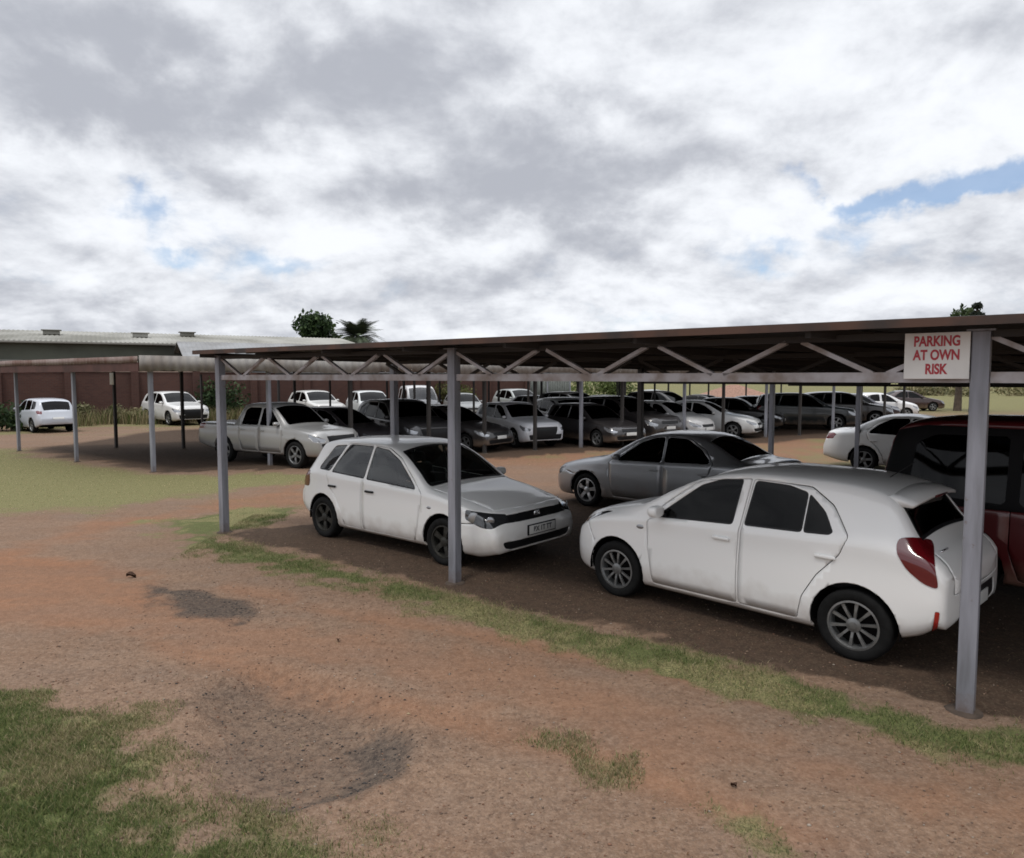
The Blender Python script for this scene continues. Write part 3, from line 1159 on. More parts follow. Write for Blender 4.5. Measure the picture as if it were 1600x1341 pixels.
h = on_surface(body1, Vector((0, 0, .83)), -AXX)
if h:
    bm = bmesh.new()
    lathe(bm, [(.055, -.006), (.052, -.012), (.0, -.012)], 24, axis='X')
    for v in bm.verts:
        v.co = Vector((v.co.x + h[0].x, v.co.y * 1.3, v.co.z * .8 + .86))
    mesh_obj('badge', bm, M_CHROME, picanto)
for sg in (1, -1):
    u, z = .99, .80
    bm = bmesh.new()
    ellip(bm, (S1.X(u), sg * (S1.sideY(u, z) + .002), z), (.045, .008, .022), 14)
    mesh_obj('side_marker', bm, M_LENS, picanto)
    # black sail in front of the mirror
bm = bmesh.new()
bar(bm, (S1.X(3.05), 0, 1.44), (S1.X(3.25), 0, 1.60), .008, .008)
mesh_obj('aerial', bm, M_BLACK, picanto)

# --- white older hatch facing it
polo, S2 = make_car('parked_hatchback', 'hatch', (.80, .80, .785), 'white older five-door hatchback with dusty wheels, parked nose to nose behind the second post', 'car',
                    2, G_CLEAR, 'five', M_ALLOYD, extra=hatch_extra, opts={'handle': M_BLACK, 'mirrors': (1,)})
place_wheels(polo, S2, -1, (683, 883), (508, 841))
polo.location += Vector((.09, .11, 0))
polo.scale = (1.03, 1.04, 1.02)
heads = [o for o in polo.children if o.name.startswith('headlight')]
for o, sg in zip(heads, (1, -1)):
    ang = R(40)
    D = Vector((math.cos(ang), math.sin(ang) * sg, 0))
    A = Vector((-math.sin(ang), math.cos(ang) * sg, 0))
    cpt = Vector((S2.X(.10), sg * (S2.p['W'] / 2) * S2.f['plan'](.10), 0))
    for da, z, r in ((.13, .665, .068), (-.05, .645, .05)):
        t = cpt + A * da
        t.z = z
        hh = on_surface([o], t, D)
        if hh:
            b2 = bmesh.new()
            vs = ellip(b2, (0, 0, 0), (r, .012, r), 20)
            q = D.to_track_quat('Y', 'Z').to_matrix()
            for v in vs:
                v.co = q @ v.co + hh[0] + D * .002
            mesh_obj('reflector', b2, M_ALLOYB if r > .06 else M_LENS, o)
gr = [o for o in polo.children if o.name.startswith('grille')]
body2 = [o for o in polo.children if o.name.startswith('body')]
h = on_surface(gr + body2, Vector((0, 0, .645)), AXX)
bm = bmesh.new()
lathe(bm, [(.052, .0), (.055, .014), (.047, .016), (.045, .004)], 28, axis='X')
for (y0, z0, y1, z1) in ((-.030, .034, -.010, -.034), (-.010, -.034, 0, -.004), (0, -.004, .010, -.034), (.010, -.034, .030, .034), (-.016, .040, 0, .006), (0, .006, .016, .040)):
    bar(bm, (.010, y0, z0), (.010, y1, z1), .008, .009, up=AXX)
for v in bm.verts:
    v.co += h[0]
mesh_obj('badge', bm, M_CHROME, polo)
h = on_surface(body2, Vector((0, 0, .47)), AXX)
bm = bmesh.new()
box(bm, (h[0].x + .010, 0, .478), (.016, .54, .13), None, .004)
fr_ = mesh_obj('plate_holder', bm, M_BLACK, polo)
bm = bmesh.new()
box(bm, (h[0].x + .021, 0, .478), (.006, .50, .105), None, .002)
pl = mesh_obj('number_plate', bm, M_PLATE, fr_)
text_mesh('BX 1T TT', .085, M_INK, 'lettering', fr_, (h[0].x + .0255, 0, .478), (R(90), 0, R(90)), .0005, .003)
for sg in (1, -1):
    u, z = 1.06, .70
    bm = bmesh.new()
    ellip(bm, (S2.X(u), sg * (S2.sideY(u, z) + .002), z), (.04, .007, .018), 12)
    mesh_obj('side_marker', bm, M_LENS, polo)

for root_, S_ in ((picanto, S1), (polo, S2)):
    wsob = [o for o in root_.children if o.name.startswith('windshield')]
    zc_ = S_.f['top'](S_.p['ws'][0])
    for ya, yb, za, zb__ in ((.50, -.02, .045, .10), (.02, -.50, .045, .12)):
        a_, b_ = on_surface(wsob, Vector((0, ya, zc_ + za)), AXX), on_surface(wsob, Vector((0, yb, zc_ + zb__)), AXX)
        if a_ and b_:
            bm = bmesh.new()
            bar(bm, a_[0] + Vector((.012, 0, .008)), b_[0] + Vector((.012, 0, .008)), .016, .014)
            mesh_obj('wiper', bm, M_BLACK, root_)

# --- silver sedan deeper in the shade
sed, S3 = make_car('parked_sedan', 'sedan', (.37, .38, .40), 'silver grey sedan with dark windows parked in the shade beyond the two white hatchbacks', 'car', 1, G_DARK, 'five', M_ALLOYB, metal=.55)
place_wheel(sed, S3, 1, (915, 790), E_ANG - 4)
sed.scale = (.965, .98, .99)

# --- maroon people carrier beside the near hatch
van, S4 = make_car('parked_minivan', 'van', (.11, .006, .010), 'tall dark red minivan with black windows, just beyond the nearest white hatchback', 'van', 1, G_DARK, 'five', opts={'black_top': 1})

# --- other cars
specs_far = [
    # name, kind, colour, glass, place(px,py,heading,end), label, lod, opts
    ('parked_sedan', 'sedan', (0.63, 0.63, 0.62), (1296, 728, BACK + 2, 'rear'), 'white sedan with a red tail lamp, its boot jutting out behind the silver sedan', 1, {}),
    ('parked_pickup', 'pickup', (.31, .31, .305), (540, 731, BACK + 6, 'front'), 'silver double cab pickup parked under the left carport edge', 1, {'grille': 'big', 'metal': .3, 'sc': .95}),
    ('parked_suv', 'suv', (0.59, 0.59, 0.58), (303, 665, BACK - 4, 'front'), 'white SUV parked nose out in front of the brick wall, left of the pickup', 0, {'grille': 'big'}),
    ('parked_estate_car', 'suv', (.46, .49, .54), (96, 677, 140, 'rear'), 'silver white car seen from behind, leftmost car near the brick wall', 0, {'sc': .88}),
    ('parked_hatchback', 'hatch', (.03, .028, .033), (612, 712, BACK + 12, 'front'), 'dark grey hatchback between the pickup and the black SUV', 0, {}),
    ('parked_suv', 'suv', (.022, .023, .026), (682, 711, BACK - 16, 'front'), 'black SUV with a bright badge, directly behind the second carport post', 0, {'grille': 'big'}),
    ('parked_hatchback', 'hatch', (.016, .016, .018), (782, 706, BACK + 4, 'front'), 'black hatchback with a pale number plate, left of the white crossover', 0, {}),
    ('parked_crossover', 'suv', (0.61, 0.62, 0.65), (858, 702, BACK - 22, 'front'), 'white crossover with a wide black grille facing the lane', 1, {'grille': 'big', 'sc': .9}),
    ('parked_suv', 'suv', (.42, .43, .43), (931, 693, BACK - 30, 'front'), 'pale grey SUV facing the lane right of the white crossover', 0, {'sc': .96}),
    ('parked_hatchback', 'hatch', (.012, .012, .014), (985, 700, BACK - 16, 'front'), 'black hatchback just above the silver sedan bonnet', 0, {}),
    ('parked_suv', 'suv', (.014, .015, .017), (1046, 694, BACK - 12, 'front'), 'dark grey SUV behind the silver sedan roof', 0, {}),
    ('parked_hatchback', 'small_hatch', (.40, .40, .40), (1106, 690, BACK - 6, 'front'), 'white small hatchback half hidden behind the silver sedan roof', 0, {}),
    ('parked_sedan', 'sedan', (0.58, 0.59, 0.59), (1186, 684, BACK + 10, 'front'), 'white sedan with its nose pointing right, beyond the silver sedan boot', 0, {}),
    ('parked_suv', 'suv', (.010, .018, .022), (1332, 671, BACK + 26, 'front'), 'long dark teal SUV parked side on at the far end of the row', 0, {}),
    ('parked_hatchback', 'hatch', (.010, .010, .016), (1262, 664, BACK + 24, 'front'), 'dark navy hatchback beside the dark teal SUV', 0, {}),
    ('parked_suv', 'suv', (0.58, 0.58, 0.56), (520, 660, BACK - 14, 'front'), 'white SUV in the back row above the pickup bonnet', 0, {}),
    ('parked_suv', 'suv', (0.59, 0.61, 0.61), (596, 662, BACK - 26, 'front'), 'white SUV in the back row left of the tall dark post', 0, {}),
    ('parked_van', 'van', (0.59, 0.59, 0.59), (668, 662, BACK - 34, 'front'), 'white van in the back row beside the second carport post', 0, {}),
    ('parked_hatchback', 'hatch', (.22, .23, .23), (742, 655, BACK - 30, 'front'), 'light grey hatchback in the back row right of the second post', 0, {}),
    ('parked_suv', 'suv', (.31, .33, .32), (838, 652, BACK - 24, 'front'), 'pale greenish white SUV in the back row before the brick wall', 0, {}),
    ('parked_sedan', 'sedan', (.26, .28, .27), (1062, 640, BACK - 10, 'front'), 'small far pale sedan left of the brick hut', 0, {}),
    ('parked_sedan', 'sedan', (.022, .006, .007), (1470, 642, BACK + 30, 'front'), 'far dark maroon sedan below the parking sign', 0, {}),
    ('parked_hatchback', 'hatch', (.008, .010, .024), (1402, 655, BACK + 20, 'front'), 'far dark blue hatchback left of the dark maroon sedan', 0, {}),
    ('parked_hatchback', 'small_hatch', (0.59, 0.59, 0.59), (1432, 653, BACK + 20, 'front'), 'far grey small hatchback between the blue and maroon cars', 0, {}),
    ('parked_sedan', 'sedan', (.012, .013, .016), (882, 664, BACK - 14, 'front'), 'black sedan in the back row above the white crossover', 0, {}),
    ('parked_suv', 'suv', (.010, .011, .013), (948, 668, BACK - 12, 'front'), 'black SUV in the back row above the pale grey SUV', 0, {}),
    ('parked_hatchback', 'hatch', (.03, .014, .014), (1008, 664, BACK - 8, 'front'), 'dark maroon hatchback in the back row left of the tall dark inner post', 0, {}),
    ('parked_suv', 'suv', (.012, .012, .014), (1096, 662, BACK - 4, 'front'), 'black SUV in the back row directly left of the brick hut', 0, {}),
    ('parked_sedan', 'sedan', (.014, .015, .018), (1168, 660, BACK + 4, 'front'), 'black sedan in the back row just before the brick hut', 0, {}),
    ('parked_hatchback', 'hatch', (.010, .012, .016), (1224, 672, BACK + 14, 'front'), 'black hatchback left of the dark navy hatchback', 0, {}),
    ('parked_suv', 'suv', (.012, .014, .015), (1388, 664, BACK + 28, 'front'), 'black SUV at the right end of the dark row, beside the inner post', 0, {}),
]
for nm, kind, col, pl_, lab, lod, op in specs_far:
    root, S = make_car(nm, kind, col, lab, nm.split('_', 1)[1].replace('_', ' '), lod, G_DARK if kind != 'van' else G_MID, 'five', None, group='cars parked under the carports',
                       metal=op.get('metal', 0.), opts=op)
    place_end(root, S, *pl_)
    k = op.get('sc', 1.)
    root.scale = (k, k, k)
for r_ in (picanto, polo, sed, van):
    r_['group'] = 'cars parked under the carports'

# minivan: parallel to the near hatch, one bay further in
hd = Vector((math.cos(picanto.rotation_euler.z), math.sin(picanto.rotation_euler.z), 0))
nn = Vector((hd.y, -hd.x, 0))
van.location = picanto.location + nn * 2.75 - hd * 2.75
van.rotation_euler = (0, 0, picanto.rotation_euler.z + math.pi + R(2))

# ------------------------------------------------------------------ carports
M_POST = pbr('galvanised_post', (.34, .34, .36), .5, .35, var=.35, vscale=6, bump=.1, bscale=30)
M_TRUSS = pbr('truss_steel', (.42, .41, .43), .55, .3, vscale=5, col2=(.24, .20, .18))
M_RUST = pbr('rusty_edge', (.070, .034, .022), .8, 0, var=.5, vscale=3, col2=(.028, .020, .017))
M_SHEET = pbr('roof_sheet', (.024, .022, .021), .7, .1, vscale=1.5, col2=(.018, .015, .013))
M_PALE = pbr('pale_sheet', (.27, .26, .245), .65, .1, vscale=.9, col2=(.15, .125, .105))
M_PINK = pbr('rust_pink_sheet', (.22, .17, .155), .75, 0, vscale=1.6, col2=(.13, .075, .06))
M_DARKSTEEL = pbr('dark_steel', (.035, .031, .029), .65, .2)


def V2(a):
    return Vector((a[0], a[1], 0))


def corrugated(bm, origin, along, across, n_len, width, zf, pitch=.16, amp=.018, per=6):
    """sheet whose ribs run along 'across'; waves travel along 'along'"""
    steps = int(n_len / pitch * per)
    prev = None
    for i in range(steps + 1):
        s = n_len * i / steps
        w = amp * math.sin(2 * math.pi * s / pitch)
        row = []
        for j in range(5):
            q = origin + along * s + across * (width * j / 4)
            row.append(bm.verts.new((q.x, q.y, zf(s, width * j / 4) + w)))
        if prev:
            for j in range(4):
                bm.faces.new((prev[j], row[j], row[j + 1], prev[j + 1]))
        prev = row


M_FOOT = pbr('footing_earth', (.07, .050, .037), .95, var=.4, vscale=9, bump=.4)


def post_mat():
    m, nt, b = newmat('galvanised_post')
    b.inputs['Roughness'].default_value = .5
    b.inputs['Metallic'].default_value = .3
    tc = N(nt, 'ShaderNodeTexCoord')
    mp = N(nt, 'ShaderNodeMapping')
    mp.inputs['Scale'].default_value = (14, 14, 1.6)
    nt.links.new(tc.outputs['Object'], mp.inputs[0])
    n1 = N(nt, 'ShaderNodeTexNoise')
    n1.inputs['Scale'].default_value = 1.
    n1.inputs['Detail'].default_value = 7
    nt.links.new(mp.outputs[0], n1.inputs['Vector'])
    n2 = N(nt, 'ShaderNodeTexNoise')
    n2.inputs['Scale'].default_value = 7.
    n2.inputs['Detail'].default_value = 8
    n2.inputs['Roughness'].default_value = .7
    nt.links.new(tc.outputs['Object'], n2.inputs['Vector'])
    sp = N(nt, 'ShaderNodeSeparateXYZ')
    nt.links.new(tc.outputs['Object'], sp.inputs[0])

    def rmp(v, a, b_, lo, hi):
        r = N(nt, 'ShaderNodeMapRange')
        nt.links.new(v, r.inputs[0])
        for i, q in enumerate((a, b_, lo, hi)):
            r.inputs[i + 1].default_value = q
        return r.outputs[0]

    def mix(f, a, b_):
        k = N(nt, 'ShaderNodeMix', data_type='RGBA')
        nt.links.new(f, k.inputs[0])
        for i, v in ((6, a), (7, b_)):
            if isinstance(v, tuple):
                k.inputs[i].default_value = v + (1,)
            else:
                nt.links.new(v, k.inputs[i])
        return k.outputs[2]
    c = mix(rmp(n1.outputs['Fac'], .35, .7, 0, 1), (.275, .285, .325), (.17, .175, .195))
    c = mix(rmp(n2.outputs['Fac'], .62, .70, 0, .8), c, (.12, .06, .035))
    foot = N(nt, 'ShaderNodeMath', operation='MULTIPLY_ADD')
    nt.links.new(n2.outputs['Fac'], foot.inputs[0])
    foot.inputs[1].default_value = -.5
    nt.links.new(sp.outputs[2], foot.inputs[2])
    c = mix(rmp(foot.outputs[0], -.26, -.08, .7, 0), c, (.13, .085, .06))
    nt.links.new(c, b.inputs['Base Color'])
    return m


M_POST = post_mat()


def post(root, name, p, ztop, rz, mat, w=.10, zb=-.12):
    bm = bmesh.new()
    box(bm, (0, 0, (ztop + zb) / 2), (w, w, ztop - zb), None, .008)
    box(bm, (0, 0, ztop + .004), (w * 1.5, w * 1.5, .012))
    o = mesh_obj(name, bm, mat, root, smooth=False)
    o.location = Vector((p.x, p.y, 0)) - root.location
    o.rotation_euler = (0, 0, rz)
    bm = bmesh.new()
    lathe(bm, [(w * 1.1, -.1), (w * 1.05, .006), (w * .85, .016), (w * .3, .018)], 14, axis='Z')
    for v in bm.verts:
        k = 1 + .22 * mnoise.noise(Vector((v.co.x * 9 + p.x, v.co.y * 9 + p.y, 1)))
        v.co.x *= k
        v.co.y *= k
    mesh_obj('footing', bm, M_FOOT, o)
    return o


def truss(root, a, b, zc, zt, mods, mat, inset=0., chord=(.05, .075)):
    """one bay: bottom and top chord with zig-zag diagonals as sub-parts"""
    a, b = V2(a), V2(b)
    d = (b - a).normalized()
    a2, b2 = a + d * inset, b - d * inset
    L = root.location
    bm = bmesh.new()
    bar(bm, a2 + Vector((0, 0, zc)) - L, b2 + Vector((0, 0, zc)) - L, chord[0], chord[1])
    n0 = len(bm.faces)
    bar(bm, a2 + Vector((0, 0, zt)) - L, b2 + Vector((0, 0, zt)) - L, chord[0], .05)
    bm.faces.ensure_lookup_table()
    for f in bm.faces[n0:]:
        f.material_index = 1
    t = mesh_obj('truss', bm, [mat, M_DARKSTEEL], root, smooth=False)
    n = len(mods)
    for (f0, f1) in mods:
        fm = (f0 + f1) / 2
        lo = a.lerp(b, fm) + Vector((0, 0, zc + chord[1] / 2 - .01))
        for ft, sd in ((f0 + .012, -1), (f1 - .012, 1)):
            hi = a.lerp(b, ft) + Vector((0, 0, zt - .02))
            q = lo + d * sd * .05
            bm = bmesh.new()
            bar(bm, q - L, hi - L, .035, .05, up=Vector((d.y, -d.x, 0)))
            mesh_obj('diagonal', bm, mat, t, smooth=False)
    return t


P1, P2, P3 = gp(351, 832), gp(711, 911), gp(1508, 1112)
P4 = P3 + (P3 - P1) / 2
eA = (P1 - P3).normalized()
dA = Vector((.874, .485, 0)).normalized()
angA = math.atan2(eA.y, eA.x)
A = empty('carport', (0, 0, 0), label='near corrugated steel carport with zigzag trusses, sheltering the two white hatchbacks', cat='carport', group='carports over the car rows')
for p, w in ((P1, .11), (P2, .11), (P3, .112), (P4, .112)):
    post(A, 'post', p, 2.70, angA, M_POST, w)
mods = [(k * .25, k * .25 + .25) for k in range(4)]
for a, b in ((P1, P2), (P2, P3), (P3, P4)):
    truss(A, a, b, 2.38, 2.68, mods, M_TRUSS, .06)
DEPTH = 17.5
slope = lambda s, w: 2.775 - .016 * s
bm = bmesh.new()
org = P4 - eA * .3 - dA * .34
corrugated(bm, org, dA, eA, DEPTH, (P4 - P1).length + .34, slope, amp=.014)
bmesh.ops.recalc_face_normals(bm, faces=bm.faces)
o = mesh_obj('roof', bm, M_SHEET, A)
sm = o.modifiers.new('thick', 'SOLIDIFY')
sm.thickness = .004
bm = bmesh.new()
bar(bm, org - dA * .01 + Vector((0, 0, 2.752)), org - dA * .01 + eA * ((P4 - P1).length + .34) + Vector((0, 0, 2.752)), .03, .058)
mesh_obj('fascia', bm, M_RUST, A, smooth=False)
for k in range(11):      # purlins under the sheet
    q = P4.lerp(P1, k / 10) - dA * .28
    bm = bmesh.new()
    bar(bm, q + Vector((0, 0, 2.715)), q + dA * (DEPTH - .3) + Vector((0, 0, 2.715 - .016 * (DEPTH - .3))), .05, .075)
    mesh_obj('purlin', bm, M_DARKSTEEL, A, smooth=False)


def on_line(p0, d, px):
    """point on ground line p0 + d s that projects to photo column px"""
    lo, hi = 0., 60.
    for _ in range(60):
        m = (lo + hi) / 2
        q = p0 + d * m
        if pj(q.x, q.y, 1.0)[0] < px:
            lo = m
        else:
            hi = m
    return p0 + d * lo, lo


for px in (617, 1000, 1205, 1340):
    q, s = on_line(P1, dA, px)
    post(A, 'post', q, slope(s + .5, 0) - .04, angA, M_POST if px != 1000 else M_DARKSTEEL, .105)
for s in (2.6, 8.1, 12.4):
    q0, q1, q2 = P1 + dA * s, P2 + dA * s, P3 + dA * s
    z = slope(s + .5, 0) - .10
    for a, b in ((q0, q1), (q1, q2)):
        truss(A, a, b, z - .26, z, mods, M_DARKSTEEL, .06, (.045, .05))  # inner trusses: shade under the roof put into the dark steel colour
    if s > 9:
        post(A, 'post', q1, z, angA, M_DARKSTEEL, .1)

# sign on the end frame
t = .93
sgn = empty('parking_sign', P2.lerp(P3, .985) - dA * .0 + Vector((0, 0, 2.37)), math.atan2((P3 - P2).y, (P3 - P2).x),
            label='white sign with red capitals PARKING AT OWN RISK hung beside the nearest post', cat='sign')
nrm = Vector((0, -1, 0))
bm = bmesh.new()
SW, SH = .405, .325
box(bm, (-SW / 2 + .02, -.075, SH / 2 - .0), (SW, .008, SH), None, .002)
box(bm, (-SW / 2 + .02, -.045, SH * .3), (.04, .06, .03))
box(bm, (-SW / 2 + .02, -.045, SH * .85), (.04, .06, .03))
mesh_obj('board', bm, pbr('sign_white', (.72, .72, .70), .45, var=.12, vscale=5), sgn, smooth=False)
M_SIGNRED = pbr('sign_red', (.40, .03, .045), .5)
for i, (tx, z, sx) in enumerate((('PARKING', .262, 1.0), ('AT OWN', .165, 1.0), ('RISK', .066, 1.0))):
    text_mesh(tx, .098, M_SIGNRED, 'lettering', sgn, (-SW / 2 + .02, -.0805, z), (R(90), 0, 0), .0006, .0035, sx=sx * .70)

# ---- second carport across the lane
Q0 = gp(240, 738)
dB = Vector((.874, .485, 0)).normalized()
eB = (gp(30, 705) - Q0).normalized()
angB = math.atan2(eB.y, eB.x)
WB = (gp(30, 705) - Q0).length
B = empty('carport', (0, 0, 0), label='long carport across the lane with rusty pink end fascia and pale corrugated long edge', cat='carport', group='carports over the car rows')
LB = 35.0
zB = 2.52
for px in (240, 421, 548, 670, 757, 836, 908, 972, 1069, 1130, 1197, 1250, 1302, 1345, 1382, 1412):
    if px == 240:
        q = Q0
    else:
        q, s = on_line(Q0, dB, px)
    post(B, 'post', q, zB + .1, angB, M_POST if px in (240, 421, 908, 1069, 1197, 1302) else M_DARKSTEEL, .10)
for q in (gp(120, 722), gp(30, 705), gp(182, 700), gp(287, 701)):
    post(B, 'post', q, zB + .1, angB, M_DARKSTEEL if q.y > 24 else M_POST, .09)
F0 = gp(30, 705)
for k in range(4, 13):
    post(B, 'post', F0 + dB * (k * 2.2), zB + .1, angB, M_DARKSTEEL, .08)
bm = bmesh.new()
ob = Q0 - eB * .35 - dB * .4
corrugated(bm, ob, dB, eB, LB, WB + .8, lambda s, w: zB + .30 - .0 * w, pitch=.2, amp=.016)
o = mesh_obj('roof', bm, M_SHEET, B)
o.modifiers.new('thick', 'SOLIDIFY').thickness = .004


def fascia(bm, a, b, z0, z1, pitch, amp, jag=0.):
    """vertical corrugated strip between a and b"""
    L = (b - a).length
    d = (b - a).normalized()
    n = Vector((d.y, -d.x, 0))
    steps = int(L / pitch * 6)
    prev = None
    for i in range(steps + 1):
        s = L * i / steps
        w = amp * math.sin(2 * math.pi * s / pitch)
        q = a + d * s + n * w
        jz = jag * (mnoise.noise(Vector((s * 1.7, z0, 0))) + .6 * mnoise.noise(Vector((s * 6.1, 3, 0))))
        row = (bm.verts.new((q.x, q.y, z0 + jz)), bm.verts.new((q.x, q.y, z1 + jag * .4 * mnoise.noise(Vector((s * .7, 9, 0))))))
        if prev:
            bm.faces.new((prev[0], row[0], row[1], prev[1]))
        prev = row


bm = bmesh.new()
fascia(bm, ob - dB * .02, ob - dB * .02 + eB * (WB + .8), zB + .22, zB + .38, .2, .012, .02)
o = mesh_obj('end_fascia', bm, M_PINK, B)
o.modifiers.new('thick', 'SOLIDIFY').thickness = .006
bm = bmesh.new()
fascia(bm, ob - eB * .02, ob - eB * .02 + dB * LB, zB, zB + .40, .2, .018, .07)
o = mesh_obj('long_fascia', bm, M_PALE, B)
o.modifiers.new('thick', 'SOLIDIFY').thickness = .006
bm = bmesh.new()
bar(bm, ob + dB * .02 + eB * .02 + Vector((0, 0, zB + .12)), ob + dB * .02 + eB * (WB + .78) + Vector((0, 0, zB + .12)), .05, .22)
mesh_obj('edge_strip', bm, pbr('maroon_strip', (.075, .030, .024), .8, var=.4, vscale=2), B, smooth=False)  # dark maroon strip below the pink end fascia
bm = bmesh.new()
bar(bm, ob + eB * .35 + dB * .3 + Vector((0, 0, zB + .06)), ob + eB * .35 + dB * (LB - .3) + Vector((0, 0, zB + .06)), .05, .09)
mesh_obj('beam', bm, M_DARKSTEEL, B, smooth=False)
# ---- roof on posts added over the back row to darken it
C_SHADE = empty('carport', (0, 0, 0), label='low dark carport roof added to shade the back row before the brick wall', cat='carport', group='carports over the car rows')
c0 = F0 + eB * 2.4 + dB * 9.5
bm = bmesh.new()
corrugated(bm, c0, dB, eB, 30.0, 6.2, lambda s, w: 2.56 + .02 * w, pitch=.2, amp=.016)
mesh_obj('roof', bm, M_SHEET, C_SHADE).modifiers.new('t', 'SOLIDIFY').thickness = .004
bm = bmesh.new()
bar(bm, c0 + Vector((0, 0, 2.50)), c0 + dB * 30 + Vector((0, 0, 2.50)), .06, .12)
mesh_obj('beam', bm, M_DARKSTEEL, C_SHADE, smooth=False)
for k in range(11):
    for e_ in (.15, 6.0):
        post(C_SHADE, 'post', c0 + dB * (.2 + k * 2.95) + eB * e_, 2.5, angB, M_DARKSTEEL, .08)
q = gp(182, 700)
t_ = empty('bay_sign', Vector((q.x, q.y, 2.17)), angB + math.pi, label='small blank white plate fixed high on a post of the left carport', cat='sign')
bm = bmesh.new()
box(bm, (0, -.07, .17), (.28, .012, .40), None, .003)
mesh_obj('plate', bm, pbr('sign_white', (.72, .72, .70), .45), t_)
bm = bmesh.new()
box(bm, (0, -.055, .17), (.03, .02, .34))
mesh_obj('bracket', bm, M_DARKSTEEL, t_)

# ------------------------------------------------------------------ noise in numpy
def hash2(ix, iy, s):
    n = (ix.astype(np.int64) * 374761393 + iy.astype(np.int64) * 668265263 + s * 1442695041) & 0xffffffff
    n = ((n ^ (n >> 13)) * 1274126177) & 0xffffffff
    return ((n ^ (n >> 16)) & 0xffff) / 65535.0


def vnoise(x, y, s=0):
    ix, iy = np.floor(x), np.floor(y)
    fx, fy = x - ix, y - iy
    fx = fx * fx * (3 - 2 * fx)
    fy = fy * fy * (3 - 2 * fy)
    a, b = hash2(ix, iy, s), hash2(ix + 1, iy, s)
    c, d = hash2(ix, iy + 1, s), hash2(ix + 1, iy + 1, s)
    return (a * (1 - fx) + b * fx) * (1 - fy) + (c * (1 - fx) + d * fx) * fy


def fbm(x, y, f=1., o=4, s=0):
    r, a, t = 0., .5, 0.
    for k in range(o):
        r = r + a * vnoise(x * f, y * f, s + k * 17)
        t += a
        a *= .5
        f *= 2.03
    return r / t


def sdist(poly, x, y):
    """signed distance, positive inside"""
    d = np.full(x.shape, 1e9)
    ins = np.zeros(x.shape, bool)
    m = len(poly)
    for i in range(m):
        x0, y0 = poly[i]
        x1, y1 = poly[(i + 1) % m]
        ex, ey = x1 - x0, y1 - y0
        t = np.clip(((x - x0) * ex + (y - y0) * ey) / (ex * ex + ey * ey + 1e-12), 0, 1)
        d = np.minimum(d, np.hypot(x - x0 - ex * t, y - y0 - ey * t))
        if abs(ey) > 1e-12:
            c = ((y0 > y) != (y1 > y)) & (x < ex * (y - y0) / ey + x0)
            ins ^= c
    return np.where(ins, d, -d)


def sstep(a, b, v):
    t = np.clip((v - a) / (b - a), 0, 1)
    return t * t * (3 - 2 * t)


def zone(px):
    return [tuple(gp(a, b)[:2]) for a, b in px]


Z_STRIP = zone([(232, 818), (300, 800), (480, 788), (484, 812), (360, 838), (470, 862), (570, 888), (640, 905), (740, 930), (830, 955), (910, 975), (1010, 990), (1110, 1010), (1210, 1040), (1340, 1085),
                (1450, 1105), (1500, 1122), (1545, 1105), (1640, 1100), (1700, 1260), (1600, 1212), (1500, 1190), (1350, 1150), (1180, 1102), (1050, 1068), (950, 1034), (830, 1002), (740, 968), (640, 942), (520, 922),
                (400, 893), (300, 872), (262, 845)])
Z_CORNER = zone([(-60, 1062), (60, 1078), (125, 1110), (185, 1135), (235, 1175), (262, 1215), (270, 1255), (340, 1278), (430, 1292), (540, 1312), (570, 1360), (560, 1500), (-200, 1500), (-200, 1100)])
Z_TUFT = zone([(795, 1140), (860, 1128), (915, 1160), (968, 1192), (968, 1216), (905, 1208), (850, 1182), (810, 1170)])
Z_TUFT2 = zone([(1120, 1268), (1185, 1274), (1262, 1305), (1290, 1350), (1200, 1350), (1165, 1310)])
Z_LAWN = zone([(-400, 700), (0, 702), (130, 728), (245, 746), (480, 741), (500, 748), (330, 768), (160, 792), (60, 797), (-400, 812)])
Z_RED = zone([(-200, 860), (0, 850), (120, 822), (250, 795), (380, 768), (484, 752), (520, 790), (420, 796), (300, 812), (170, 832), (60, 868), (150, 885), (260, 905), (420, 955), (380, 985), (230, 965), (100, 950), (-200, 960)])
Z_RED2 = zone([(-100, 860), (0, 880), (300, 945), (480, 985), (640, 980), (800, 1028), (1000, 1085), (1300, 1175), (1650, 1270), (1650, 1310), (1250, 1232), (1000, 1150), (760, 1095), (600, 1055), (400, 1025), (200, 1000), (0, 985), (-100, 985)])
Z_STAIN = zone([(232, 915), (300, 922), (380, 945), (415, 962), (390, 970), (300, 955), (250, 935)])
Z_HOLE = zone([(300, 1065), (420, 1035), (560, 1060), (640, 1110), (655, 1165), (640, 1205), (560, 1245), (440, 1278), (340, 1275), (290, 1235), (285, 1140)])
Z_HOLED = zone([(520, 1150), (600, 1120), (650, 1150), (645, 1200), (560, 1245), (430, 1280), (400, 1262), (520, 1220), (560, 1190)])
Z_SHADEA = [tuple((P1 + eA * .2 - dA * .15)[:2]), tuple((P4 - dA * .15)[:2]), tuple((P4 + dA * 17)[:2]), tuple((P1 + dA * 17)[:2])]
Z_SHADEB = [tuple((Q0 - eB * .4)[:2]), tuple((Q0 + eB * WB)[:2]), tuple((Q0 + eB * (WB + 9) + dB * 8)[:2]), tuple((Q0 + eB * (WB + 9) + dB * 37)[:2]), tuple((Q0 + dB * 37 - eB * .4)[:2]), tuple((Q0 + dB * 26 - eB * 2.0)[:2]), tuple((Q0 + dB * 12 - eB * 1.5)[:2]), tuple((Q0 + dB * 4 - eB * 1.3)[:2])]  # shade zone of the soil colour, carried past the eave towards the lane
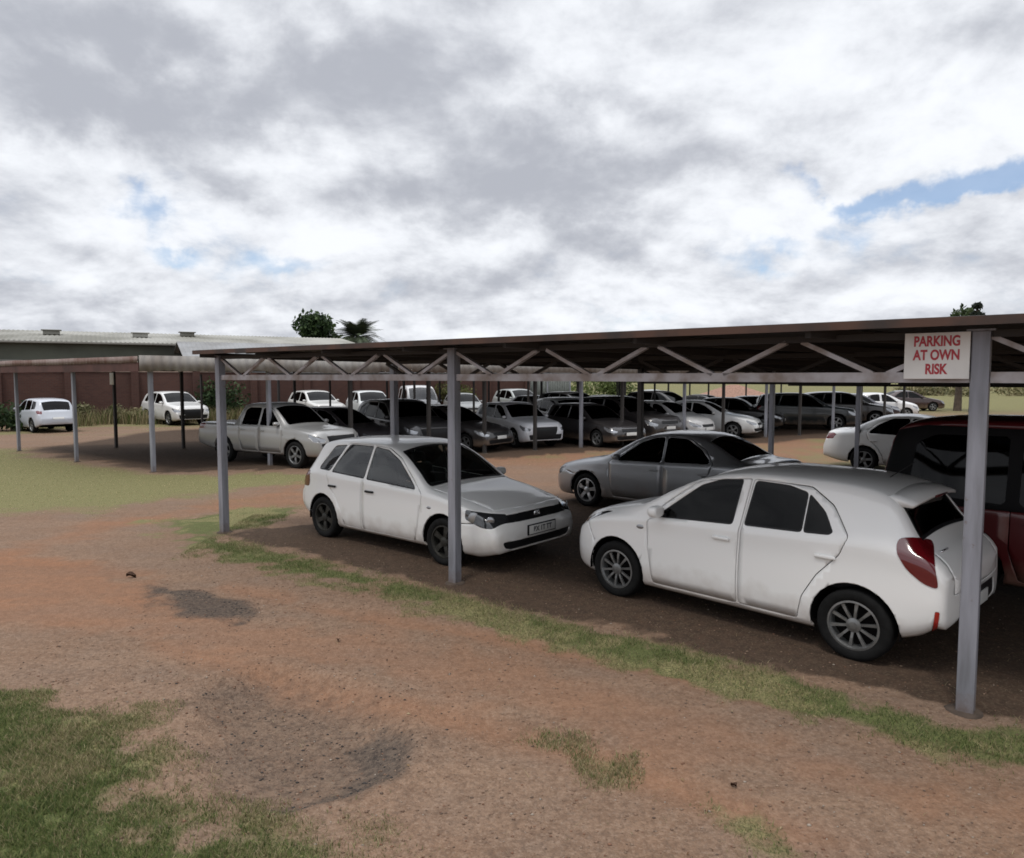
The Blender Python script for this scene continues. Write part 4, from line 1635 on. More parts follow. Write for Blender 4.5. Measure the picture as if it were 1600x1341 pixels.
Z_LANE = zone([(500, 742), (600, 735), (800, 705), (950, 698), (1200, 668), (1500, 650), (1700, 650), (1280, 730), (1000, 760), (760, 790), (520, 800)])


PATH = zone([(1900, 1330), (1300, 1205), (1000, 1110), (760, 1055), (560, 1015), (330, 960), (120, 920), (-120, 890)])


def path_dist(x, y):
    """signed distance to the middle of the track"""
    best = np.full(x.shape, 1e9)
    sgn = np.ones(x.shape)
    for (x0, y0), (x1, y1) in zip(PATH, PATH[1:]):
        ex, ey = x1 - x0, y1 - y0
        t = np.clip(((x - x0) * ex + (y - y0) * ey) / (ex * ex + ey * ey), 0, 1)
        d = np.hypot(x - x0 - ex * t, y - y0 - ey * t)
        c = ex * (y - y0) - ey * (x - x0)
        m_ = d < best
        best = np.where(m_, d, best)
        sgn = np.where(m_, np.sign(c), sgn)
    return best * sgn


def ground_z(x, y):
    near = np.clip(1 - np.hypot(x, y - 5) / 14, 0, 1)
    z = (fbm(x, y, .55, 3, 5) - .5) * .05 * near + (fbm(x, y, 3.1, 3, 9) - .5) * .018 * near
    calm = sstep(-.25, .25, sdist(Z_SHADEA, x, y))
    z = z * (1 - calm * .8)
    h = sdist(Z_HOLE, x, y)
    z = z - .12 * sstep(-.08, .5, h) - .02 * sstep(-.02, .10, sdist(Z_HOLED, x, y))
    z = z + .02 * np.exp(-(h / .12) ** 2)
    for off in (-.75, .75):
        z = z - .022 * np.exp(-((path_dist(x, y) - off) / .16) ** 2) * near
    g = sdist(Z_CORNER, x, y)
    z = z + .03 * sstep(-.1, .3, g)
    return z


def cover(x, y):
    """ground cover weights"""
    n1 = fbm(x, y, 1.1, 4, 21)
    n2 = fbm(x, y, 4.5, 4, 33)
    n3 = fbm(x, y, .16, 4, 41)
    w = (n1 - .5) * 1.2 + (n2 - .5) * 1.0
    dist = np.maximum(3, np.hypot(x, y))
    k = dist / 9
    g = sstep(-.20, .40, sdist(Z_STRIP, x, y) / np.maximum(k, .7) + w * .80 + .03)
    g = np.maximum(g * .92, sstep(-.22, .50, sdist(Z_CORNER, x, y) + w * .62 + .10))
    g = np.maximum(g, .55 * sstep(-.10, .24, sdist(Z_TUFT, x, y) + w * .42))
    g = np.maximum(g, .8 * sstep(-.10, .24, sdist(Z_TUFT2, x, y) + w * .42))
    lawn = sstep(-.9, .9, sdist(Z_LAWN, x, y) + w * 1.4 + .4)
    far = sstep(34, 60, y)
    dry = np.clip(sstep(.42, .62, n1 * .6 + n2 * .4) * .85 + lawn * .35, 0, 1)
    dry = np.maximum(dry, .9 * sstep(.75, .25, g))
    g = np.maximum(g, lawn)
    mid = sstep(11, 17, y) * (1 - far)
    patch = sstep(.42, .60, n3 * .6 + n1 * .4)
    g = np.maximum(g, mid * patch * .8)
    dry = np.maximum(dry, mid * .8)
    g = np.maximum(g, far)
    dry = np.maximum(dry, far * .46)
    red = sstep(-.25, .45, sdist(Z_RED, x, y) / np.maximum(k, .8) + w * .7)
    red = np.maximum(red, .75 * sstep(-.35, .4, sdist(Z_RED2, x, y) + w * .8))
    pd_ = path_dist(x, y)
    rut = np.maximum(np.exp(-((pd_ - .75) / .24) ** 2), np.exp(-((pd_ + .75) / .24) ** 2))
    red = np.maximum(red * (.72 + .28 * rut), .62 * rut * sstep(.30, .55, n1))
    lane = sstep(-.5, 1.2, sdist(Z_LANE, x, y) + w * 2)
    red = np.maximum(red, lane * (.25 + .5 * sstep(.4, .6, n3)))
    g = g * (1 - .6 * lane * sstep(.42, .58, n1))
    dark = 1.25 * sstep(-.20, .16, sdist(Z_STAIN, x, y) + w * .34)
    dark = np.maximum(dark, .95 * sstep(-.09, .16, sdist(Z_HOLED, x, y) + w * .24))
    dark = np.maximum(dark, .62 * sstep(-.25, .5, sdist(Z_HOLE, x, y) + w * .5))
    und = sstep(-.15, .35, sdist(Z_SHADEA, x, y) + w * .5)  # weight of the carport shade painted into the brown soil
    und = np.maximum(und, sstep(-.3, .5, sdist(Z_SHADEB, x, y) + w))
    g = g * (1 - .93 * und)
    return g, red, dark, und, dry


# ------------------------------------------------------------------ ground sheet
def axis(lo, hi, fine0, fine1, step, grow=1.16):
    a = list(np.arange(fine0, fine1 + 1e-6, step))
    s, v = step, fine1
    while v < hi:
        s *= grow
        v += s
        a.append(min(v, hi))
    s, v = step, fine0
    pre = []
    while v > lo:
        s *= grow
        v -= s
        pre.append(max(v, lo))
    return np.array(pre[::-1] + a)


gx = axis(-2500, 2500, -5.2, 5.6, .05, 1.10)
gy = axis(-60, 4000, 2.6, 12.5, .05, 1.07)
X, Y = np.meshgrid(gx, gy)
x, y = X.ravel(), Y.ravel()
z = ground_z(x, y)
nx, ny = len(gx), len(gy)
idx = np.arange(nx * ny).reshape(ny, nx)
quads = np.stack([idx[:-1, :-1], idx[:-1, 1:], idx[1:, 1:], idx[1:, :-1]], -1).reshape(-1, 4)


def np_mesh(name, verts, faces):
    me = bpy.data.meshes.new(name)
    k = faces.shape[1]
    me.vertices.add(len(verts))
    me.vertices.foreach_set('co', verts.astype(np.float32).ravel())
    me.loops.add(faces.size)
    me.loops.foreach_set('vertex_index', faces.astype(np.int32).ravel())
    me.polygons.add(len(faces))
    me.polygons.foreach_set('loop_start', np.arange(0, faces.size, k, dtype=np.int32))
    me.update(calc_edges=True)
    me.validate()
    return me


def set_col(me, name, arr):
    a = me.color_attributes.new(name, 'FLOAT_COLOR', 'POINT')
    a.data.foreach_set('color', np.concatenate([arr, np.ones((len(arr), 4 - arr.shape[1]))], 1).astype(np.float32).ravel())


me = np_mesh('ground', np.stack([x, y, z], 1), quads)
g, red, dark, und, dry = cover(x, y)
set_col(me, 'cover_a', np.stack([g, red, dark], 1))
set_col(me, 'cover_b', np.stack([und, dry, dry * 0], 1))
me.shade_smooth()

m, nt, b = newmat('ground_soil')
tc = N(nt, 'ShaderNodeTexCoord')
geo = N(nt, 'ShaderNodeNewGeometry')


def nz(scale, detail=6, rough=.6, src=None, dim='3D'):
    n = N(nt, 'ShaderNodeTexNoise')
    n.inputs['Scale'].default_value = scale
    n.inputs['Detail'].default_value = detail
    n.inputs['Roughness'].default_value = rough
    nt.links.new(src or geo.outputs['Position'], n.inputs['Vector'])
    return n.outputs['Fac']


def mth(op, a, b_=None, c=None, clamp=False):
    n = N(nt, 'ShaderNodeMath', operation=op, use_clamp=clamp)
    for i, v in enumerate((a, b_, c)):
        if v is None:
            continue
        if isinstance(v, (int, float)):
            n.inputs[i].default_value = v
        else:
            nt.links.new(v, n.inputs[i])
    return n.outputs[0]


def ramp(v, a, b_, lo=0., hi=1., smooth=True):
    n = N(nt, 'ShaderNodeMapRange', interpolation_type='SMOOTHSTEP' if smooth else 'LINEAR')
    nt.links.new(v, n.inputs[0])
    for i, q in enumerate((a, b_, lo, hi)):
        n.inputs[i + 1].default_value = q
    return n.outputs[0]


def mixc(f, a, b_, mode='MIX'):
    n = N(nt, 'ShaderNodeMix', data_type='RGBA', blend_type=mode)
    if isinstance(f, (int, float)):
        n.inputs[0].default_value = f
    else:
        nt.links.new(f, n.inputs[0])
    for i, v in ((6, a), (7, b_)):
        if isinstance(v, tuple):
            n.inputs[i].default_value = v + (1,)
        else:
            nt.links.new(v, n.inputs[i])
    return n.outputs[2]


def vcol(name):
    a = N(nt, 'ShaderNodeVertexColor', layer_name=name)
    s = N(nt, 'ShaderNodeSeparateColor')
    nt.links.new(a.outputs[0], s.inputs[0])
    return s.outputs


ca, cb = vcol('cover_a'), vcol('cover_b')
fine = nz(55, 5, .7)
mid_ = nz(9, 6, .65)
big = nz(.9, 5, .6)
vor = N(nt, 'ShaderNodeTexVoronoi')
vor.inputs['Scale'].default_value = 75
nt.links.new(geo.outputs['Position'], vor.inputs['Vector'])
vs_ = N(nt, 'ShaderNodeSeparateColor')
nt.links.new(vor.outputs['Color'], vs_.inputs[0])
soil = mixc(ramp(big, .35, .65), (.190, .116, .075), (.186, .130, .095))
mpr = N(nt, 'ShaderNodeMapping')
mpr.inputs['Rotation'].default_value = (0, 0, R(38))
mpr.inputs['Scale'].default_value = (.35, 2.0, 1)
nt.links.new(geo.outputs['Position'], mpr.inputs[0])
streak = nz(1.0, 6, .6, mpr.outputs[0])
soil = mixc(ramp(streak, .38, .66), soil, (.225, .145, .097))
soil = mixc(mth('MULTIPLY', ramp(mid_, .40, .72), .8), soil, (.140, .086, .056))
soil = mixc(mth('MULTIPLY', ramp(vs_.outputs[0], .62, .98), .26), soil, (.33, .25, .19))
soil = mixc(mth('MULTIPLY', ramp(vs_.outputs[1], .7, .98), .22), soil, (.085, .062, .05))
grit = nz(26, 5, .75)
soil = mixc(mth('MULTIPLY', ramp(grit, .46, .66), .55), soil, (.100, .070, .052))
soil = mixc(mth('MULTIPLY', ramp(grit, .52, .34), .40), soil, (.265, .190, .138))
redc = mixc(ramp(mid_, .35, .65), (.265, .112, .052), (.215, .105, .058))
jit = mth('MULTIPLY_ADD', mid_, .5, -.25)
jit2 = mth('MULTIPLY_ADD', fine, .7, -.35)
rf = ramp(mth('ADD', ca[1], jit), .0, 1.0)
soil = mixc(mth('MULTIPLY', rf, mth('MULTIPLY_ADD', streak, .85, .10)), soil, redc)
undc = mixc(ramp(mid_, .35, .65), (.062, .040, .028), (.042, .029, .021))  # brown soil under the carports, deepened to hold the roof shade
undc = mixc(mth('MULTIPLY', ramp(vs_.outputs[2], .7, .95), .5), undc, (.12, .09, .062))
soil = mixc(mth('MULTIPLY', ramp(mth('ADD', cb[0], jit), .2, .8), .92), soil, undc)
darkc = mixc(ramp(grit, .38, .64), (.098, .078, .062), (.036, .031, .028))
df = ramp(mth('ADD', mth('ADD', ca[2], jit), mth('MULTIPLY', jit2, .8)), .15, 1.1)
soil = mixc(mth('MULTIPLY', df, .9), soil, darkc)
grc = mixc(ramp(mid_, .35, .65), (.100, .122, .040), (.145, .160, .060))
grd = mixc(ramp(fine, .35, .65), (.265, .230, .110), (.215, .212, .092))
gra = mixc(ramp(mth('ADD', cb[1], jit), .25, .85), grc, grd)
gra = mixc(mth('MULTIPLY', ramp(fine, .35, .62), .75), gra, (.055, .058, .026))
gf = ramp(mth('ADD', mth('ADD', ca[0], mth('MULTIPLY', jit, 1.6)), jit2), .25, .95)
col = mixc(gf, soil, gra)
nt.links.new(col, b.inputs['Base Color'])
b.inputs['Roughness'].default_value = .95
b.inputs['Specular IOR Level'].default_value = .15
h = mth('ADD', mth('MULTIPLY', fine, .5), mth('MULTIPLY', mth('SUBTRACT', 1., vor.outputs['Distance']), .5))
h = mth('ADD', h, mth('MULTIPLY', mid_, 1.2))
bp = N(nt, 'ShaderNodeBump')
bp.inputs['Strength'].default_value = .65
bp.inputs['Distance'].default_value = .018
nt.links.new(h, bp.inputs['Height'])
nt.links.new(bp.outputs[0], b.inputs['Normal'])
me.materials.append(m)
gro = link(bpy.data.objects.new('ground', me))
tag(gro, 'red brown gravel ground with worn grass patches, a stain and a shallow pothole', None, kind='structure')

# ------------------------------------------------------------------ gravel stones
NS = 18000
sx = rng.uniform(-4.2, 5.0, NS * 3)
sy = 3.0 + 7.5 * rng.random(NS * 3) ** 1.5
g, red, dark, und, dry = cover(sx, sy)
keep = rng.random(NS * 3) < (1 - g) * (.25 + .5 * dark + .35 * fbm(sx, sy, .8, 3, 77)) * (1 - .6 * und) * (1 - .6 * red)
sx, sy = sx[keep][:NS], sy[keep][:NS]
n = len(sx)
rad = .003 + .008 * rng.random(n) ** 3.0
base = np.array([(1, 0, 0), (0, 1, 0), (-1, 0, 0), (0, -1, 0), (0, 0, 1), (0, 0, -1)], float)
ang = rng.uniform(0, 6.28, n)
V = base[None] * rng.uniform(.6, 1.25, (n, 6, 1))
c, s_ = np.cos(ang)[:, None], np.sin(ang)[:, None]
vx, vy = V[..., 0] * c - V[..., 1] * s_, V[..., 0] * s_ + V[..., 1] * c
zz = ground_z(sx, sy)
V = np.stack([vx * rad[:, None] * 1.25 + sx[:, None], vy * rad[:, None] + sy[:, None], V[..., 2] * rad[:, None] * .7 + zz[:, None] + rad[:, None] * .25], -1)
fb = np.array([(0, 1, 4), (1, 2, 4), (2, 3, 4), (3, 0, 4), (1, 0, 5), (2, 1, 5), (3, 2, 5), (0, 3, 5)])
Fc = (fb[None] + 6 * np.arange(n)[:, None, None]).reshape(-1, 3)
me = np_mesh('gravel', V.reshape(-1, 3), Fc)
tone = rng.random(n)
pal = np.array([(.17, .11, .078), (.22, .155, .112), (.11, .078, .060), (.27, .23, .19), (.17, .09, .058), (.045, .042, .040)])
ci = np.where(rng.random(n) < cover(sx, sy)[2] * .6, 5, rng.choice(5, n, p=[.40, .26, .14, .06, .14]))
set_col(me, 'tone', np.repeat(pal[ci] * (.8 + .4 * tone[:, None]), 6, 0))


def attr_mat(name, rough=.9, trans=0.):
    m, nt, b = newmat(name)
    a = N(nt, 'ShaderNodeVertexColor', layer_name='tone')
    nt.links.new(a.outputs[0], b.inputs['Base Color'])
    b.inputs['Roughness'].default_value = rough
    b.inputs['Specular IOR Level'].default_value = .2
    if trans:
        out = nt.nodes['Material Output']
        tl = N(nt, 'ShaderNodeBsdfTranslucent')
        nt.links.new(a.outputs[0], tl.inputs[0])
        mx = N(nt, 'ShaderNodeMixShader')
        mx.inputs[0].default_value = trans
        nt.links.new(b.outputs[0], mx.inputs[1])
        nt.links.new(tl.outputs[0], mx.inputs[2])
        nt.links.new(mx.outputs[0], out.inputs[0])
    return m


me.materials.append(attr_mat('gravel_stone'))
tag(link(bpy.data.objects.new('gravel', me)), 'loose gravel stones scattered over the track', 'gravel', kind='stuff')


# ------------------------------------------------------------------ grass blades
def blades(name, bx, by, hgt, wid, tone, label, lean=.6):
    n = len(bx)
    a = rng.uniform(0, 6.28, n)
    h = hgt * rng.uniform(.5, 1.2, n)
    w = wid * rng.uniform(.7, 1.3, n)
    ln = lean * rng.uniform(.2, 1.2, n) * h
    la = rng.uniform(0, 6.28, n)
    z0 = ground_z(bx, by) - .004
    dx, dy = np.cos(a) * w / 2, np.sin(a) * w / 2
    lx, ly = np.cos(la) * ln, np.sin(la) * ln
    V = np.stack([
        np.stack([bx - dx, by - dy, z0], -1), np.stack([bx + dx, by + dy, z0], -1),
        np.stack([bx + dx * .7 + lx * .35, by + dy * .7 + ly * .35, z0 + h * .55], -1), np.stack([bx - dx * .7 + lx * .35, by - dy * .7 + ly * .35, z0 + h * .55], -1),
        np.stack([bx + lx, by + ly, z0 + h], -1)], 1)
    fq = np.array([(0, 1, 2), (0, 2, 3), (3, 2, 4)])
    Fc = (fq[None] + 5 * np.arange(n)[:, None, None]).reshape(-1, 3)
    me = np_mesh(name, V.reshape(-1, 3), Fc)
    set_col(me, 'tone', np.repeat(tone, 5, 0))
    me.materials.append(MATS.setdefault('blade', attr_mat('blade', .7, .35)))
    return tag(link(bpy.data.objects.new(name, me)), label, 'grass', kind='stuff')


def tones(n, dryf):
    gcol = np.array([(.095, .130, .040), (.130, .165, .052), (.170, .185, .070), (.070, .098, .034)])
    dcol = np.array([(.27, .225, .125), (.33, .275, .165), (.20, .175, .09)])
    t = gcol[rng.choice(4, n)]
    d = dcol[rng.choice(3, n)]
    r = (rng.random(n) < dryf)[:, None]
    return np.where(r, d, t) * rng.uniform(.75, 1.25, (n, 1))


NB = 560000
bx = np.concatenate([rng.uniform(-4.5, 5.5, NB), rng.uniform(-4.2, .8, NB // 3)])
by = np.concatenate([3.0 + 9.5 * rng.random(NB), rng.uniform(3.1, 5.4, NB // 3)])
vis = np.abs(bx) < by * .78 + .6
bx, by = bx[vis], by[vis]
g, red, dark, und, dry = cover(bx, by)
nn2 = fbm(bx, by, 7., 3, 91)
keep = rng.random(len(bx)) < np.clip(g - .10, 0, 1) * (.22 + .85 * sstep(.30, .56, nn2 + g * .12))
bx, by, dry = bx[keep], by[keep], dry[keep]
hn = .018 + .030 * fbm(bx, by, 2.0, 3, 14)
blades('grass', bx, by, hn, .0045, tones(len(bx), np.clip(dry * .75 + .10, 0, .9)), 'short worn green grass in patches along the track', 1.0)
# scattered dry stalks and litter over the soil
ns = 5000
bx = rng.uniform(-4.5, 5.5, ns)
by = 3.0 + 8 * rng.random(ns) ** 1.3
g = cover(bx, by)[0]
k = rng.random(ns) < .25 + g
blades('dry_grass', bx[k], by[k], np.full(k.sum(), .03), .003, tones(k.sum(), np.full(k.sum(), .9)), 'dry straw bits lying on the soil', 2.4)
# distant lawn beyond the lane: coarse tufts
nl = 150000
bx = rng.uniform(-22, 4, nl)
by = rng.uniform(12, 36, nl)
g, red, dark, und, dry = cover(bx, by)
k = rng.random(nl) < (g - .2)
bx, by, dry = bx[k], by[k], dry[k]
blades('lawn_grass', bx, by, np.full(len(bx), .022), .010, tones(len(bx), np.clip(.35 + dry * .5, 0, 1)) * 1.45, 'yellowing lawn across the lane by the left carport', 1.0)

nl = 900
bx = rng.uniform(-4.5, 5.5, nl)
by = 3.0 + 9 * rng.random(nl) ** 1.2
gg = cover(bx, by)[0]
k = rng.random(nl) < .22 + .5 * ((gg > .1) & (gg < .8))
bx, by = bx[k], by[k]
n = len(bx)
aa = rng.uniform(0, 6.28, n)
ss = rng.uniform(.006, .017, n)
zz = ground_z(bx, by) + .004
ux, uy = np.cos(aa) * ss, np.sin(aa) * ss
V = np.stack([np.stack([bx - ux, by - uy, zz], -1), np.stack([bx + uy * .45, by - ux * .45, zz + ss * .5], -1), np.stack([bx + ux, by + uy, zz + ss * .2], -1), np.stack([bx - uy * .45, by + ux * .45, zz + ss * .1], -1)], 1)
me = np_mesh('leaf_litter', V.reshape(-1, 3), np.arange(4 * n).reshape(-1, 4))
lp = np.array([(.10, .055, .03), (.17, .11, .06), (.06, .035, .022), (.26, .20, .12)])
set_col(me, 'tone', np.repeat(lp[rng.choice(4, n)] * rng.uniform(.7, 1.2, (n, 1)), 4, 0))
me.materials.append(attr_mat('litter'))
tag(link(bpy.data.objects.new('leaf_litter', me)), 'tiny dry leaves and bark bits scattered on the soil', 'litter', kind='stuff')

# fallen leaves
M_LEAF = pbr('dead_leaf', (.09, .045, .025), .8)
for px_, py_, sc, lab in ((205, 902, .11, 'curled brown dead leaf on the red soil left of the dark stain'), (1146, 1231, .045, 'dark brown dead leaf lying on the track in the right foreground'),
                          (528, 1002, .05, 'small brown dead leaf on the track above the pothole')):
    bm = bmesh.new()
    grid = []
    for i in range(7):
        t = i / 6
        w = .38 * math.sin(math.pi * (t ** .8)) + .01
        grid.append([bm.verts.new(((t - .5) * sc, j * w * sc, (.10 + .35 * abs(j) + .12 * math.sin(t * 5)) * sc)) for j in (-1, 0, 1)])
    for a_, b_ in zip(grid, grid[1:]):
        for j in (0, 1):
            bm.faces.new((a_[j], a_[j + 1], b_[j + 1], b_[j]))
    bmesh.ops.solidify(bm, geom=list(bm.faces), thickness=.0015)
    o = mesh_obj('fallen_leaf', bm, M_LEAF)
    q = gp(px_, py_)
    o.location = (q.x, q.y, float(ground_z(np.array([q.x]), np.array([q.y]))[0]) + .004)
    o.rotation_euler = (.1, .05, random.uniform(0, 3))
    tag(o, lab, 'leaf', 'fallen leaves')


# ------------------------------------------------------------------ buildings behind
def brick_mat(name, c1, c2, mortar, sc=1.):
    m, nt, b = newmat(name)
    tc = N(nt, 'ShaderNodeTexCoord')
    mp = N(nt, 'ShaderNodeMapping')
    mp.inputs['Rotation'].default_value = (R(90), 0, 0)
    nt.links.new(tc.outputs['Object'], mp.inputs[0])
    br = N(nt, 'ShaderNodeTexBrick')
    br.inputs['Color1'].default_value = c1 + (1,)
    br.inputs['Color2'].default_value = c2 + (1,)
    br.inputs['Mortar'].default_value = mortar + (1,)
    br.inputs['Scale'].default_value = sc
    br.inputs['Brick Width'].default_value = .23
    br.inputs['Row Height'].default_value = .085
    br.inputs['Mortar Size'].default_value = .01
    nt.links.new(mp.outputs[0], br.inputs['Vector'])
    n2 = N(nt, 'ShaderNodeTexNoise')
    n2.inputs['Scale'].default_value = .5
    n2.inputs['Detail'].default_value = 6
    nt.links.new(tc.outputs['Object'], n2.inputs['Vector'])
    mx = N(nt, 'ShaderNodeMix', data_type='RGBA', blend_type='MULTIPLY')
    mx.inputs[7].default_value = (.55, .5, .5, 1)
    nt.links.new(n2.outputs['Fac'], mx.inputs[0])
    nt.links.new(br.outputs[0], mx.inputs[6])
    nt.links.new(mx.outputs[2], b.inputs['Base Color'])
    b.inputs['Roughness'].default_value = .9
    MATS[name] = m
    return m


M_BRICK = brick_mat('red_brick', (.070, .027, .020), (.092, .037, .026), (.075, .05, .04))
h_ = HC
W0 = Vector((-11.8 * h_, 14.4 * h_, 0))
WL = 33.0
wall = empty('brick_wall', W0, math.atan2(dB.y, dB.x), label='long red brick boundary wall behind the back row of cars', cat='wall')
bm = bmesh.new()
box(bm, (WL / 2, 0, 1.33), (WL, .24, 2.66))
for k in range(12):
    box(bm, (k * 3.0 + .2, -.14, 1.36), (.36, .30, 2.72))
mesh_obj('masonry', bm, M_BRICK, wall, smooth=False)
bm = bmesh.new()
box(bm, (WL / 2, 0, 2.70), (WL + .1, .34, .08), None, .012)
mesh_obj('coping', bm, pbr('coping', (.30, .22, .18), .9, var=.3), wall, smooth=False)
# dark container / gate at the wall's right end
ce = W0 + dB * (WL + 1.6)
ct_ = empty('metal_gate', ce, math.atan2(dB.y, dB.x), label='dark grey corrugated metal gate at the right end of the brick wall', cat='gate')
bm = bmesh.new()
fascia(bm, Vector((-1.5, 0, 0)), Vector((2.2, 0, 0)), .08, 2.5, .2, .025)
mesh_obj('panel', bm, pbr('gate_grey', (.10, .11, .10), .6, .2, var=.3), ct_).modifiers.new('t', 'SOLIDIFY').thickness = .01
for xx in (-1.55, .35, 2.25):
    bm = bmesh.new()
    box(bm, (xx, 0, 1.28), (.1, .1, 2.6))
    mesh_obj('gate_post', bm, M_POST, ct_, smooth=False)

M_ROOFPALE = pbr('old_roof_sheet', (.30, .295, .265), .75, .0, vscale=.3, col2=(.15, .145, .12))
M_WALLG = pbr('greenish_wall', (.115, .125, .10), .9, vscale=.4, col2=(.08, .085, .07))


def shed(name, label, o, ln, dp, ze, zr, wm, rm, ang, nwin=0, over=.5):
    """long building: local x along the front, local y to the back; roof slopes up from the front eave to a ridge"""
    root = empty(name, o, ang, label=label, cat='building')
    bm = bmesh.new()
    box(bm, (ln / 2, dp / 2, ze / 2), (ln, dp, ze))
    for xx in (.0, ln):      # gable triangles
        vs = [bm.verts.new((xx + (.003 if xx else -.003), yy, zz)) for yy, zz in ((0, ze - .01), (dp, ze - .01), (dp / 2, zr - .05))]
        bm.faces.new(vs)
    mesh_obj('walls', bm, wm, root, smooth=False)
    bm = bmesh.new()
    steps = int(ln / .25 * 2)
    prev = None
    for i in range(steps + 1):
        xx = -over + (ln + 2 * over) * i / steps
        w = .02 * (1 if i % 2 else -1)
        row = [bm.verts.new((xx, -over, ze - .08 + w)), bm.verts.new((xx, dp / 2, zr + w)), bm.verts.new((xx, dp + over, ze - .08 + w))]
        if prev:
            bm.faces.new((prev[0], row[0], row[1], prev[1]))
            bm.faces.new((prev[1], row[1], row[2], prev[2]))
        prev = row
    mesh_obj('roof', bm, rm, root, smooth=False).modifiers.new('t', 'SOLIDIFY').thickness = .02
    bm = bmesh.new()
    box(bm, (ln / 2, -over - .05, ze - .12), (ln + over, .12, .12), None, .02)
    mesh_obj('gutter', bm, pbr('gutter', (.20, .19, .17), .7), root, smooth=False)
    for k in range(nwin):
        xx = ln * (k + .5) / nwin
        wb = bmesh.new()
        for dx_, dz_, sx_, sz_ in ((0, .55, 1.9, .07), (0, -.55, 1.9, .07), (-.92, 0, .07, 1.03), (.92, 0, .07, 1.03), (0, 0, .05, 1.03)):
            box(wb, (xx + dx_, -.03, ze * .62 + dz_), (sx_, .08, sz_))
        w_ = mesh_obj('window', wb, pbr('window_frame', (.22, .22, .2), .6), root, smooth=False)
        wb = bmesh.new()
        box(wb, (xx, -.012, ze * .62), (1.8, .02, 1.05))
        mesh_obj('pane', wb, pbr('dark_pane', (.03, .035, .035), .1), w_, smooth=False)
    return root


ab = math.atan2(dB.y, dB.x)
sh = shed('industrial_building', 'long low industrial building with weathered pale roof, far left behind the brick wall', Vector((-16.6 * h_, 15.2 * h_, 0)), 33.0, 14, 4.55, 5.5, M_WALLG, M_ROOFPALE, ab, 7)
for k, (xx, yy) in enumerate(((7, 3.5), (10.5, 5), (14, 4), (19, 3.6), (22, 5.2))):   # roof vents
    bm = bmesh.new()
    zz = 4.55 + .95 * yy / 7
    box(bm, (xx, yy, zz + .12), (.9, .5, .24), None, .03)
    box(bm, (xx, yy, zz + .28), (1.1, .7, .06), None, .02)
    mesh_obj('roof_vent', bm, M_ROOFPALE, sh, smooth=False)
shed('workshop_shed', 'lower shed with pale grey sheet roof between the industrial building and the near carport', Vector((-7.4 * h_, 17.0 * h_, 0)), 15, 9, 3.35, 4.55, M_WALLG, pbr('grey_sheet', (.25, .255, .26), .65, .05, vscale=.5, col2=(.16, .155, .15)), ab, 4)
# brick hut
q = gp(1146, 640)
hut = empty('brick_hut', Vector((q.x, q.y, 0)), R(20), label='low pinkish brick hut with hipped tile roof, far beyond the right rows', cat='hut')
bm = bmesh.new()
box(bm, (0, 0, .5), (3.4, 3.0, 1.0))
hw = mesh_obj('walls', bm, brick_mat('pink_brick', (.36, .20, .15), (.32, .17, .12), (.3, .24, .2)), hut, smooth=False)
bm = bmesh.new()
vs = [bm.verts.new(p) for p in ((-2.2, -1.9, .985), (2.2, -1.9, .985), (2.2, 1.9, .985), (-2.2, 1.9, .985), (-.4, 0, 1.85), (.4, 0, 1.85))]
for f in ((0, 1, 5, 4), (1, 2, 5), (2, 3, 4, 5), (3, 0, 4), (3, 2, 1, 0)):
    bm.faces.new([vs[i] for i in f])
mesh_obj('roof', bm, pbr('hut_tile', (.30, .17, .12), .85, var=.4), hut, smooth=False)
bm = bmesh.new()
box(bm, (.3, -1.52, .46), (.7, .06, .92))
mesh_obj('door', bm, pbr('hut_door', (.10, .06, .05), .7), hut, smooth=False)


# ------------------------------------------------------------------ trees and plants
def leaf_cloud(name, blobs, n, size, cols, parent, label=None, flat=.0):
    """leaf-sized faces through ellipsoid blobs"""
    cen = np.array([b_[:3] for b_ in blobs], float)
    rad_ = np.array([b_[3:6] for b_ in blobs], float)
    vol = rad_.prod(1) ** .8
    pick = rng.choice(len(blobs), n, p=vol / vol.sum())
    d = rng.normal(size=(n, 3))
    d /= np.linalg.norm(d, axis=1)[:, None]
    rr = rng.random(n) ** .45 * (1 + .22 * rng.normal(size=n).clip(-1.5, 1.5))
    p = cen[pick] + d * rad_[pick] * rr[:, None]
    a = rng.normal(size=(n, 3))
    a /= np.linalg.norm(a, axis=1)[:, None]
    b2 = np.cross(a, rng.normal(size=(n, 3)))
    b2 /= np.linalg.norm(b2, axis=1)[:, None]
    s = size * rng.uniform(.6, 1.4, (n, 1))
    V = np.stack([p - a * s, p + b2 * s * .45, p + a * s, p - b2 * s * .45], 1)
    Fc = np.arange(4 * n).reshape(-1, 4)
    me = np_mesh(name, V.reshape(-1, 3), Fc)
    cl = np.array(cols)
    bt = rng.random(len(blobs))
    t = cl[rng.choice(len(cl), n)] * (.75 + .5 * bt[pick][:, None]) * rng.uniform(.8, 1.2, (n, 1))
    set_col(me, 'tone', np.repeat(t, 4, 0))
    me.materials.append(MATS.setdefault('leaf', attr_mat('leaf', .6, .3)))
    return link(bpy.data.objects.new(name, me), parent)


M_BARK = pbr('bark', (.10, .075, .055), .95, var=.4, vscale=4)


